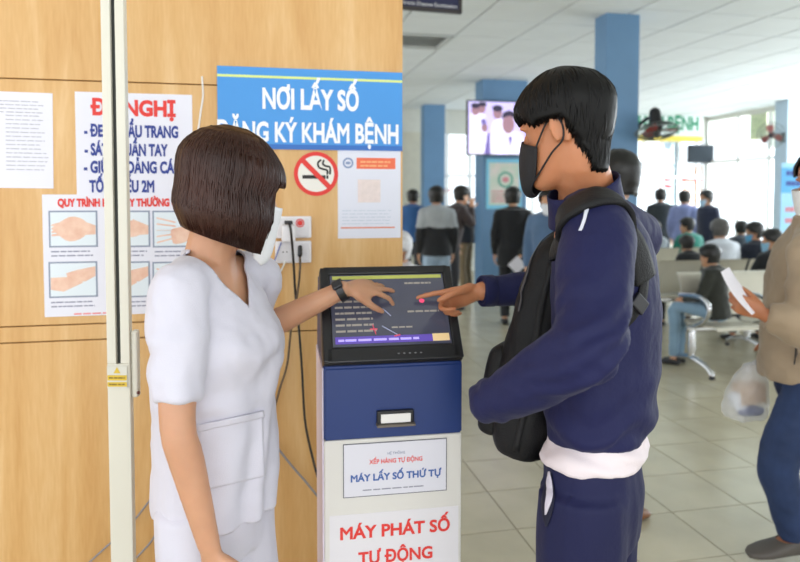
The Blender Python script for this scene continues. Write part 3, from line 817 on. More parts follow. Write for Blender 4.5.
def prism(pr, wd, c0=0.0):
    bm = nb()
    rings(bm, [[KB + KU * (c0 + s * wd / 2) + KV * d + Z * z for d, z in pr] for s in (-1, 1)])
    bmesh.ops.recalc_face_normals(bm, faces=bm.faces); bmesh.ops.bevel(bm, geom=bm.edges[:], offset=.004, segments=2, affect='EDGES'); return bm
link('blue_housing', prism(prof, KW), KBL, kiosk)
link('side_strip', box(nb(), KB - KU * (KW / 2 + .002) + KV * .14 + Z * .57, KU, KV, Z, .004, .27, 1.06, .001), mat('strip_lilac', '#d9cfe0', .5), kiosk)
# monitor
mb = KP(395, 361.5, .012); mtv = (KV * .148 + Z * .217); mlen = mtv.length; MU = mtv.normalized(); MN = KU.cross(MU)
mcen = KB + KU * (mb - KB).dot(KU) + KN * .012 + Z * mb.z + MU * mlen / 2
mw = .350
mon = link('monitor', box(nb(), mcen - MN * .022, KU, MU, MN, mw, mlen, .044, .008), BLACKP, kiosk)
bz = nb()
for s in (-1, 1): box(bz, mcen + KU * s * (mw / 2 - .013) + MN * .002, KU, MU, MN, .024, mlen - .006, .008, .003)
box(bz, mcen + MU * (mlen / 2 - .012) + MN * .002, KU, MU, MN, mw - .02, .022, .008, .003)
box(bz, mcen - MU * (mlen / 2 - .02) + MN * .002, KU, MU, MN, mw - .02, .038, .008, .003)
link('bezel', bz, BLACKP, mon)
scw, sch = mw - .052, mlen - .066
scc = mcen + MU * (.5 * (.042 - .024)) + MN * .0005
scr = link('screen', sheet(nb(), scc, KU, MU, scw, sch, .001), mat('screen_glow', '#3c3f4e', .14, var=.2, vscale=9, emit='#5c5c70', estr=.25, coat=.5), mon)
def sp(x, y): return scc + KU * ((x - .5) * scw) + MU * ((.5 - y) * sch)
def sq(bm, x0, y0, x1, y1, l=.0016): 
    c = (sp(x0, y0) + sp(x1, y1)) / 2 + MN * l; a_ = KU * ((x1 - x0) * scw / 2); b_ = MU * ((y1 - y0) * sch / 2)
    quad(bm, c - a_ - b_, c + a_ - b_, c + a_ + b_, c - a_ + b_)
def ui(name, items, colr, s, l=.0016):
    bm = nb()
    for it in items: sq(bm, *it, l)
    return link(name, bm, mat('ui_' + name, colr, .4, emit=colr, estr=s), scr)
ui('top_bar', [(0.02, .015, .985, .065)], '#a9ae58', .3)
ui('bottom_bar', [(0.02, .87, .985, .965)], '#5c47a8', .4)
ui('button', [(.84, .865, .985, .965)], '#d9bd8c', .45, .002)
bm = nb()
for k in range(6): dashes(bm, sp(.21, .40 + k * .082) + MN * .0005, KU, MU, scw * .36, 1, .01, .0055, .0014, 20 + k)
dashes(bm, sp(.77, .15), KU, MU, scw * .24, 1, .01, .005, .0014, 31); dashes(bm, sp(.8, .56), KU, MU, scw * .3, 1, .01, .005, .0014, 33); dashes(bm, sp(.6, .77), KU, MU, scw * .2, 1, .01, .004, .0014, 35)
link('screen_text', bm, mat('ui_text', '#9a948c', .4, emit='#9a948c', estr=.22), scr)
bm = nb(); dashes(bm, sp(.42, .935), KU, MU, scw * .75, 1, .01, .006, .0024, 37); link('bar_text', bm, mat('ui_lilac', '#b6a8ef', .4, emit='#b6a8ef', estr=.5), scr)
bm = nb()
for a_, b_ in (((.34, .72), (.36, .84)), ((.32, .78), (.37, .78)), ((.52, .88), (.56, .87))):
    tube(bm, [sp(*a_) + MN * .002, sp(*b_) + MN * .002], .0022, 5, 1, flat=.3)
link('red_marks', bm, mat('ui_red', '#c4455d', .4, emit='#c4455d', estr=.5), scr)
bm = nb()
for a_, b_ in (((.42, .74), (.54, .86)), ((.5, .6), (.44, .5))): tube(bm, [sp(*a_) + MN * .002, sp(*b_) + MN * .002], .0012, 5, 1, flat=.3)
link('pale_marks', bm, mat('ui_pale', '#8f94b4', .4, emit='#8f94b4', estr=.4), scr)
bm = nb(); disc(bm, sp(.785, .40), KU, MU, .007, .006, .002); link('touch_glow', bm, mat('ui_pink', '#d9456f', .4, emit='#e0486f', estr=.8), scr)
bm = nb()
for k in range(5): disc(bm, mcen - MU * (mlen / 2 - .018) + KU * (.01 + k * .014), KU, MU, .003, .0016, .0065)
link('bezel_buttons', bm, mat('button_grey', '#7d7d82', .4), mon)
# ticket slot
sl = KP(395, 416, .003)
st = link('ticket_slot', box(nb(), sl + KN * .004, KU, KV, Z, .092, .014, .034, .003), BLACKP, kiosk)
link('lip', box(nb(), sl + KN * .012 - Z * .017, KU, KV, Z, .096, .024, .006, .002), mat('slot_lip', '#6b6258', .4), st)
link('ticket_paper', box(nb(), sl + KN * .013 - Z * .001, KU, KV, Z, .074, .004, .022, .001), mat('ticket_white', '#ece9e6', .6), st)
# screw dots at the monitor foot
# labels
c = KP(395.5, 467.5); lw = (KP(447, 467) - KP(343.5, 467)).dot(KU); lh = KP(395, 441).z - KP(395, 494).z
pl = link('label_plate', sheet(nb(), c, KU, Z, lw, lh, .002), mat('label_border', '#5c5c66', .5), kiosk)
link('label_sheet', sheet(nb(), c, KU, Z, lw - .004, lh - .004, .0004, .002), mat('label_paper', '#dddce6', .5), pl)
text('HỆ THỐNG', .0085, KP(396, 452.5), KU, Z, mat('print_slate', '#5a6a92', .6), pl, lift=.003)
text('XẾP HÀNG TỰ ĐỘNG', .0150, KP(396, 460), KU, Z, RED, pl, lift=.003, bold=.0004, width=(KP(422, 460) - KP(369, 460)).dot(KU))
text('MÁY LẤY SỐ THỨ TỰ', .0235, KP(396, 475.5), KU, Z, mat('print_blue', '#3f62a8', .6), pl, lift=.003, bold=.0009, width=(KP(441.5, 475) - KP(351, 475)).dot(KU))
bm = nb(); dashes(bm, KP(395, 488), KU, Z, lw * .62, 1, .01, .0028, .003, 3); link('small_print', bm, mat('print_grey', '#8c8c9c', .6), pl)
c = KP(395, 560); lh = KP(395, 511).z - KP(395, 620).z
p2 = link('notice_plate', sheet(nb(), KP(395, 565.5), KU, Z, KW - .02, lh, .0012), mat('notice_white', '#e2dfe4', .5), kiosk)
text('MÁY PHÁT SỐ', .0425, KP(395.5, 529.5), KU, Z, RED, p2, lift=.0022, bold=.0014, width=(KP(450, 529) - KP(340.5, 529)).dot(KU))
text('TỰ ĐỘNG', .0425, KP(396, 555.5), KU, Z, RED, p2, lift=.0022, bold=.0014, width=(KP(433, 553) - KP(359, 553)).dot(KU))
link('plinth', box(nb(), KB + KV * .15 + Z * .02, KU, KV, Z, KW + .02, .32, .04, .004), DARKP, kiosk)
# ------------------------------------------------------------------ people
HEAD = [(-.122, .012, .074, .050), (-.112, .032, .090, .015), (-.095, .045, .094, -.012), (-.075, .054, .092, -.035), (-.05, .062, .089, -.06),
        (-.02, .068, .087, -.082), (.0, .0715, .085, -.09), (.03, .076, .092, -.098), (.06, .0765, .087, -.1), (.088, .066, .066, -.085), (.106, .047, .04, -.062), (.117, .02, .008, -.03), (.1185, .004, -.006, -.014)]
HEAD_S = spline([list(r) for r in HEAD], 4)
def hs_row(z):
    z = max(min(z, .1184), -.1219)
    for a, b in zip(HEAD_S, HEAD_S[1:]):
        if a[0] <= z <= b[0]:
            t = (z - a[0]) / max(b[0] - a[0], 1e-9)
            return [p + (q - p) * t for p, q in zip(a, b)]
    return HEAD_S[-1]
def HS(az, t, off=0.0):
    """point of the head surface: az 0 = face, t 0 = crown .. 1 = chin (local, forward +Y)"""
    z = .118 * math.cos(math.pi * t)
    wb_ = max(0.0, min(1.0, (abs(az) - 1.5) / .5))
    _, hw, f, b = hs_row(z + (max(z, -.03) - z) * wb_)
    cy, ry = (f + b) / 2, (f - b) / 2
    tp_ = 1 - wb_ * 2.4 * max(0.0, -.035 - z)
    hw *= tp_; ry *= tp_
    p = Vector((hw * math.sin(az), cy + ry * math.cos(az), z))
    if off:
        n = Vector((p.x / .076 ** 2, (p.y - cy * .6) / .098 ** 2, (p.z - .0) / .118 ** 2))
        p = p + n.normalized() * off
    return p
def frame_of(fwd, pitch=0.0, roll=0.0):
    """matrix of a head: +Y forward; pitch positive looks down, roll positive leans to its right"""
    f = Vector((fwd[0], fwd[1], 0)).normalized(); r = f.cross(Z)
    m = Matrix((r, f, Z)).transposed().to_3x3()
    return m @ Matrix.Rotation(-pitch, 3, 'X') @ Matrix.Rotation(roll, 3, 'Y')
def head_shape(bm, c, M, s=1.0, fine=True):
    rs = []
    for z, hw, f, b in HEAD_S:
        rs.append([c + M @ (Vector((hw * math.cos(2 * math.pi * i / 28), (f + b) / 2 + (f - b) / 2 * math.sin(2 * math.pi * i / 28), z)) * s) for i in range(28)])
    rings(bm, rs)
    T = lambda x, y, z: c + M @ (Vector((x, y, z)) * s)
    D = lambda x, y, z: M @ (Vector((x, y, z)) * s)
    # nose, lips, brow, ears
    tube(bm, [T(0, .084, .022), T(0, .097, -.008), T(0, .109, -.032)], [.008 * s, .010 * s, .0115 * s], 10, 3)
    for e in (-1, 1):
        ball(bm, T(e * .011, .096, -.036), D(.009, 0, 0), D(0, .009, 0), D(0, 0, .008), 10, 6)
        ball(bm, T(e * .034, .083, .022), D(.02, 0, 0), D(0, .010, 0), D(0, 0, .007), 10, 6)
        if fine:
            ear = Matrix.Rotation(R(-14), 3, 'X') @ Matrix.Rotation(e * R(-22), 3, 'Z')
            pts = []
            for k in range(11):
                an = R(-70 + 290 * k / 10)
                q = ear @ Vector((e * (.006 + .004 * math.sin(an)), -.016 * math.cos(an) - .004, .031 * math.sin(an)))
                pts.append(T(e * .0735 + q.x, -.012 + q.y, -.004 + q.z))
            tube(bm, pts, [.0055 * s] * 8 + [.006 * s] * 3, 8, 2)
            ball(bm, T(e * .074, -.012, -.004), D(.008, 0, 0), D(0, .013, 0), D(0, 0, .024), 12, 8)
        else:
            ball(bm, T(e * .076, -.012, -.004), D(.010, 0, 0), D(0, .017, 0), D(0, 0, .030), 10, 8)
    ball(bm, T(0, .091, -.062), D(.024, 0, 0), D(0, .007, 0), D(0, 0, .006), 12, 6)
    ball(bm, T(0, .090, -.073), D(.020, 0, 0), D(0, .007, 0), D(0, 0, .006), 12, 6)
def head_patch(c, M, s, keep, off, nt=44, na=88, th=.004):
    """piece of skin-tight shell over the head, e.g. a mask or the cap of hair"""
    bm = nb(); g = {}
    for i in range(nt + 1):
        for j in range(na):
            az = -math.pi + 2 * math.pi * j / na; t = i / nt
            g[i, j] = (az, t)
    vs = {}
    def vert(i, j):
        j %= na
        if (i, j) not in vs:
            az, t = g[i, j]; o = off(az, t) if callable(off) else off
            vs[i, j] = bm.verts.new(c + M @ (HS(az, t, o) * s))
        return vs[i, j]
    for i in range(nt):
        for j in range(na):
            az = -math.pi + 2 * math.pi * (j + .5) / na; t = (i + .5) / nt
            if keep(az, t): bm.faces.new((vert(i, j), vert(i + 1, j), vert(i + 1, j + 1), vert(i, j + 1)))
    bmesh.ops.remove_doubles(bm, verts=bm.verts, dist=.0004)
    return bm
def hand(bm, w_, f, t, left, curl, s=1.0, thumb=(.6, .75, .25), tcurl=15, spread=(.12, .03, -.05, -.14)):
    """hand from the wrist: f towards the fingers, t towards the thumb side; curl = degrees per joint for each finger"""
    f = f.normalized(); t = (t - f * t.dot(f)).normalized()
    n = f.cross(t) if left else t.cross(f)
    loft(bm, [(w_ - f * .02 * s, t * .025 * s, n * .019 * s), (w_ + f * .012 * s, t * .027 * s, n * .017 * s), (w_ + f * .045 * s, t * .037 * s, n * .016 * s), (w_ + f * .075 * s, t * .041 * s, n * .0135 * s), (w_ + f * .092 * s, t * .038 * s, n * .010 * s)], 16)
    offs = (.030, .010, -.0105, -.0295); lens = ((.040, .024, .020), (.044, .027, .021), (.040, .025, .020), (.031, .019, .017)); base = (.088, .092, .088, .080); rad = (.0088, .009, .0086, .0076)
    for k in range(4):
        p = w_ + (f * base[k] + t * offs[k]) * s
        d = (f + t * spread[k]).normalized(); pts = [p - d * .012 * s]; ang = 0
        pts.append(p)
        for L, a in zip(lens[k], curl[k]):
            ang += R(a); dd = (d * math.cos(ang) + n * math.sin(ang)).normalized(); p = p + dd * L * s; pts.append(p)
        r = rad[k] * s
        tube(bm, pts, [r, r * 1.02, r * .95, r * .86, r * .72], 10, 3)
    p = w_ + (f * .024 + t * .026 + n * .004) * s
    d = (f * thumb[0] + t * thumb[1] + n * thumb[2]).normalized(); pts = [p - d * .01 * s, p]
    ax = f.cross(n)
    for k, L in enumerate((.040, .032, .025)):
        p = p + d * L * s; pts.append(p)
        d = (d * math.cos(R(tcurl)) + (f * .8 - t * .35).normalized() * math.sin(R(tcurl))).normalized()
    tube(bm, pts, [.013 * s, .0145 * s, .0115 * s, .0105 * s, .008 * s], 10, 3)
def foot(bm, ank, d, s=1.0, shoe=False):
    k = 1.12 if shoe else 1.0
    sd = d.cross(Z)
    g = Vector((ank.x, ank.y, 0))
    z0 = ank.z - .075 * s
    st = []
    for y, hw, h_ in ((-.07, .022, .04), (-.055, .033, .06), (0, .036, .075), (.06, .041, .055), (.12, .046, .04), (.165, .038, .03), (.19, .02, .02)):
        st.append((g + d * y * s + Z * (z0 + h_ * s / 2 + .002), sd * hw * s * k, Z * (h_ * s / 2 * k)))
    loft(bm, st, 16, 2.6)

def lerp(a, b, t): return a + (b - a) * t
def torso_stations(J, rows, grow=0.0, right=None):
    """rows: (fraction along pelvis->neck, half width, half depth, forward shift)"""
    pel, nk, rgt = J['pelvis'], J['neck'], J['right']
    st = []
    fw = Z.cross(rgt).normalized()
    mid = J.get('chest')
    for t, hw, hd, sh in spline([list(r) for r in rows], 3):
        c = lerp(pel, nk, t)
        if mid is not None:
            cm_ = lerp(pel, nk, .6); c = c + (mid - cm_) * max(0, 1 - ((t - .6) / .6) ** 2)
        r = rgt
        if 'right_low' in J: r = lerp(J['right_low'], rgt, min(1, max(0, t))).normalized()
        f2 = Z.cross(r).normalized()
        st.append((c + f2 * sh, r * (hw + grow), f2 * (hd + grow)))
    return st
TORSO_M = [(-.26, .12, .085, 0), (-.12, .155, .105, -.01), (.0, .160, .112, -.005), (.22, .143, .100, .005), (.45, .150, .107, .01), (.65, .160, .115, .01), (.82, .165, .100, 0), (.92, .140, .080, -.005), (1.0, .085, .066, -.005)]
TORSO_F = [(-.26, .12, .09, 0), (-.12, .160, .112, -.012), (.0, .160, .112, -.008), (.22, .126, .092, .002), (.45, .132, .100, .012), (.65, .140, .118, .02), (.82, .145, .092, 0), (.92, .120, .072, -.005), (1.0, .070, .058, -.005)]

SKINS = {}
def skin(c='#d8a07c'):
    return mat('skin_' + c[1:], c, .5, var=.07, vscale=18, sss=.25, bump=.05, bscale=300)
def cloth(c, rough=.8, var=.10, sheen=.3, col2=None):
    return mat('cloth_%s%s' % (c[1:], (col2 or '')[1:]), c, rough, var=var, vscale=6, bump=.25, bscale=260, sheen=sheen, col2=col2)

def stand_joints(loc, fwd, h=1.68, lean=0.0, shoulder=.17, arms=None, stance=.09, step=0.0):
    k = h / 1.70
    f = Vector((fwd[0], fwd[1], 0)).normalized(); r = f.cross(Z)
    L = Vector((loc[0], loc[1], 0))
    def T(x, y, z): return L + r * x * k + f * y * k + Z * z * k
    ln = lean
    J = dict(right=r, fwd=f, pelvis=T(0, 0, .95), neck=T(0, .02 + ln, 1.45), head=T(0, .05 + ln * 1.25, 1.585), sR=T(shoulder, ln * .9, 1.385), sL=T(-shoulder, ln * .9, 1.385),
             hR=T(.085, 0, .90), hL=T(-.085, 0, .90), kR=T(stance + .005, .02 + step, .49), kL=T(-stance - .005, .02 - step, .49), aR=T(stance, -.02 + step * 1.6, .085), aL=T(-stance, -.02 - step * 1.8, .085),
             eR=T(shoulder + .05, ln * .6 - .02, 1.12), eL=T(-shoulder - .05, ln * .6 - .02, 1.12), wR=T(shoulder + .05, .07 + ln, .90), wL=T(-shoulder - .05, .07 + ln, .90), scale=k)
    for kx, vv in (arms or {}).items(): J[kx] = T(*vv)
    return J
def sit_joints(loc, fwd, h=1.65, lean=0.0, seat=.44, arms=None, knees=.1):
    k = h / 1.70
    f = Vector((fwd[0], fwd[1], 0)).normalized(); r = f.cross(Z)
    L = Vector((loc[0], loc[1], 0))
    def T(x, y, z): return L + r * x * k + f * y * k + Z * (z * k)
    z0 = seat / k + .10
    J = dict(right=r, fwd=f, pelvis=T(0, 0, z0 + .02), neck=T(0, lean, z0 + .50), head=T(0, .05 + lean * 1.3, z0 + .63), sR=T(.165, lean * .9, z0 + .43), sL=T(-.165, lean * .9, z0 + .43),
             hR=T(.085, .02, z0), hL=T(-.085, .02, z0), kR=T(.085 + knees, .43, z0 + .01), kL=T(-.085 - knees, .43, z0 + .01), aR=T(.085 + knees, .45, .085), aL=T(-.085 - knees, .45, .085),
             eR=T(.23, .08 + lean * .6, z0 + .20), eL=T(-.23, .08 + lean * .6, z0 + .20), wR=T(.12, .30 + lean * .5, z0 + .12), wL=T(-.12, .30 + lean * .5, z0 + .12), scale=k)
    for kx, vv in (arms or {}).items(): J[kx] = T(*vv)
    return J
RELAX = [(12, 20, 12), (15, 22, 14), (18, 24, 14), (20, 26, 14)]
GRIP = [(55, 70, 40), (60, 72, 40), (62, 72, 40), (64, 72, 40)]

def person(name, label, J, top='#30343c', legs='#4a6a94', hair='#16130f', skin_c='#cf9c7a', group=None, mask=None, headfwd=None, hpitch=.1, female=False, voxel=.016,
           shoe='#222226', top_len=0.0, hairlen=0.0, grow=.022, band=None, hands=True, sleeve_short=False, category='person', vfold=.006):
    base = Vector((J['pelvis'].x, J['pelvis'].y, 0))
    t = thing(name, base, label, category, group)
    k = J['scale']; rows = TORSO_F if female else TORSO_M
    rows = [(a, b * k, c * k, d * k) for a, b, c, d in rows]
    M = frame_of(headfwd or J['fwd'], hpitch)
    # body
    bm = nb(); head_shape(bm, J['head'], M, k * 1.0, False)
    loft(bm, torso_stations(J, rows), 20)
    tube(bm, [J['neck'] - Z * .05, lerp(J['neck'], J['head'], .35), J['head'] - Z * .02 - M @ Vector((0, .02, 0))], [.060 * k, .053 * k, .052 * k], 12, 3)
    for s in 'RL':
        tube(bm, [J['s' + s], J['e' + s], J['w' + s]], [.046 * k, .038 * k, .026 * k], 10, 4)
        f = (J['w' + s] - J['e' + s]).normalized()
        tb = J['fwd'] if abs(f.z) > .7 else Z
        if hands: hand(bm, J['w' + s] + f * .02, f, tb, s == 'L', RELAX, k * 1.05)
        tube(bm, [J['h' + s], J['k' + s], lerp(J['k' + s], J['a' + s], .35), J['a' + s]], [.08 * k, .052 * k, .052 * k, .036 * k], 10, 4)
        foot(bm, J['a' + s], J['fwd'], k)
    body = link('body', remesh(bm, voxel * .62, 2), skin(skin_c), t, smooth=True)
    # trousers
    bm = nb()
    loft(bm, [s_ for s_ in torso_stations(J, [r for r in rows if r[0] < .3], .012 * k)], 20)
    for s in 'RL':
        tube(bm, [J['h' + s], J['k' + s], lerp(J['k' + s], J['a' + s], .4), J['a' + s] + Z * .01], [.094 * k, .070 * k, .066 * k, .058 * k], 12, 4, dome=False)
    bm = remesh(bm, voxel, 3)
    wrinkle(bm, lambda p: vfold * fbm(p, 14, (1, 1, 1.6)))
    link('trousers', bm, cloth(legs), t, smooth=True)
    # top
    bm = nb()
    lo = [r for r in rows if r[0] > -.3 - top_len]
    ext = [(-.2 - top_len, .165 * k, .118 * k, -.008)] + [(a, max(b, .15 * k), max(c, .112 * k), d) for a, b, c, d in rows if a >= -.05]
    loft(bm, torso_stations(J, ext, grow), 24)
    for s in 'RL':
        end = J['w' + s]
        pts = [J['s' + s], lerp(J['s' + s], J['e' + s], .5), J['e' + s], lerp(J['e' + s], end, .55), end]
        tube(bm, pts, [(.062 + grow * .3) * k, (.058 + grow * .3) * k, (.054 + grow * .3) * k, (.049 + grow * .2) * k, .041 * k], 12, 3)
        tube(bm, [lerp(J['neck'], J['s' + s], .15), lerp(J['neck'], J['s' + s], .75), J['s' + s]], [.06 * k, .062 * k, .062 * k], 12, 2)
    tube(bm, [J['neck'] - Z * .04, J['neck'] + Z * .035], [.078 * k, .068 * k], 14, 1, dome=False)
    bm = remesh(bm, voxel, 3)
    wrinkle(bm, lambda p: vfold * (fbm(p, 11, (1, 1, 1.7)) + .5 * noise.noise(p * 30)))
    tp = link('jacket' if not female else 'top', bm, cloth(top), t, smooth=True)
    if band:
        zc, colr = band
        b2 = nb()
        b2.from_mesh(tp.data)
        b2.normal_update()
        kill = [f for f in b2.faces if f.calc_center_median().z < zc or (f.calc_center_median() + base - (J['pelvis'] + Z * 0)).length > 5]
        bmesh.ops.delete(b2, geom=kill, context='FACES')
        for v_ in b2.verts: v_.co += v_.normal * .004
        me = bpy.data.meshes.new('yoke'); b2.to_mesh(me); b2.free()
        o = bpy.data.objects.new('yoke', me); COL.objects.link(o); o.parent = tp; me.materials.clear(); me.materials.append(cloth(colr)); me.polygons.foreach_set('use_smooth', [True] * len(me.polygons)); o['_b'] = tuple(base)
    # hair
    def keep(az, tt):
        a = abs(az); z = .118 * math.cos(math.pi * tt)
        lim = .062 if a < .7 else (.062 - (a - .7) * .1 if a < 1.25 else (.005 if a < 1.75 else -.06 - hairlen * .5))
        return z > lim
    bm = head_patch(J['head'], M, k, keep, lambda az, tt: .013 + .007 * noise.noise(Vector((az * 3, tt * 9, 1))) + .006 * (1 - tt), 22, 44)
    if hairlen:
        def lock(az0): 
            return [J['head'] + M @ (HS(az0, .3, .014) * k), J['head'] + M @ (HS(az0, .5, .02) * k), J['head'] + M @ (HS(az0, .55, .024) * k) - Z * (.06 + hairlen)]
        for q in range(26):
            az0 = 1.35 + (2 * math.pi - 2.7) * q / 25
            tube(bm, lock(az0), [.012, .016, .011], 6, 3)
    h = link('hair', bm, hair_mat(hair), t, smooth=True)
    solid('s', h, .012, -1)
    if mask:
        bm = head_patch(J['head'], M, k, lambda az, tt: abs(az) < 1.15 - max(0, (tt - .78)) * 2 and .53 < tt < .93, lambda az, tt: .012 + .016 * max(0, math.cos(az)) ** 3, 40, 60)
        mk = link('face_mask', bm, cloth(mask, .7, .03), t, smooth=True); solid('s', mk, .003)
    for s in 'RL':
        bm = nb(); foot(bm, J['a' + s], J['fwd'], k * 1.06, True)
        link('shoe', remesh(bm, .012, 2), mat('shoe_' + shoe[1:], shoe, .5, var=.1, vscale=20), t, smooth=True)
    return t, M
def hair_mat(c):
    n = 'hair_' + c[1:]
    if n in MATS: return MATS[n]
    return mat(n, c, .42, var=.35, vscale=30, bump=.35, bscale=90, spec=.5)
# ------------------------------------------------------------------ helpers for the three near figures
def camray(px, py):
    return (P(px, py, 1.0) - Vector((0, 0, EYE))).normalized()
def surf_patch(bvh, corners, nu, nv, lift):
    """cloth patch lying on a garment between four sight lines (tl, tr, br, bl)"""
    bm = nb(); g = {}
    for i in range(nu + 1):
        for j in range(nv + 1):
            u, v = i / nu, j / nv
            x = (corners[0][0] * (1 - u) + corners[1][0] * u) * (1 - v) + (corners[3][0] * (1 - u) + corners[2][0] * u) * v
            y = (corners[0][1] * (1 - u) + corners[1][1] * u) * (1 - v) + (corners[3][1] * (1 - u) + corners[2][1] * u) * v
            loc, nor, _, _ = bvh.ray_cast(Vector((0, 0, EYE)), camray(x, y))
            g[i, j] = bm.verts.new(loc + nor * lift) if loc else None
    for i in range(nu):
        for j in range(nv):
            q = [g[i, j], g[i + 1, j], g[i + 1, j + 1], g[i, j + 1]]
            if all(q): bm.faces.new(q)
    return bm
def lock_mesh(bm, pts, w0, th, out):
    """tapered flat lock of hair along points; out gives the outward direction at each point"""
    rs = []
    n = len(pts)
    for i, p in enumerate(pts):
        t = (pts[min(i + 1, n - 1)] - pts[max(i - 1, 0)]).normalized()
        o = out[i] - t * out[i].dot(t); o.normalize(); s = t.cross(o)
        f = i / (n - 1); w_ = w0 * (1 - max(0, f - .7) / .3 * .85)
        rs.append([p + s * w_, p + o * th, p - s * w_, p - o * th])
    rings(bm, rs)
def eyes(c, M, s, t):
    for e in (-1, 1):
        bm = nb(); ball(bm, c + M @ (Vector((e * .033, .0585, .004)) * s), M @ Vector((.013, 0, 0)), M @ Vector((0, .011, 0)), M @ Vector((0, 0, .0075)), 12, 8)
        ey = link('eye', bm, mat('eye_white', '#d9d4cf', .2), t, smooth=True)
        bm = nb(); ball(bm, c + M @ (Vector((e * .033, .0675, .004)) * s), M @ Vector((.0058, 0, 0)), M @ Vector((0, .003, 0)), M @ Vector((0, 0, .0058)), 10, 6)
        link('iris', bm, mat('iris_dark', '#1b110c', .15), ey, smooth=True)
def hem_cut(bm, co, no, inside=lambda p: True):
    """flat clean cut: removes what lies beyond the plane"""
    fs = [f for f in bm.faces if inside(f.calc_center_median())]
    es = {e for f in fs for e in f.edges}; vs = {v for f in fs for v in f.verts}
    bmesh.ops.bisect_plane(bm, geom=list(vs) + list(es) + fs, plane_co=co, plane_no=no)
    kill = [f for f in bm.faces if (f.calc_center_median() - co).dot(no) > 0 and inside(f.calc_center_median())]
    bmesh.ops.delete(bm, geom=kill, context='FACES')

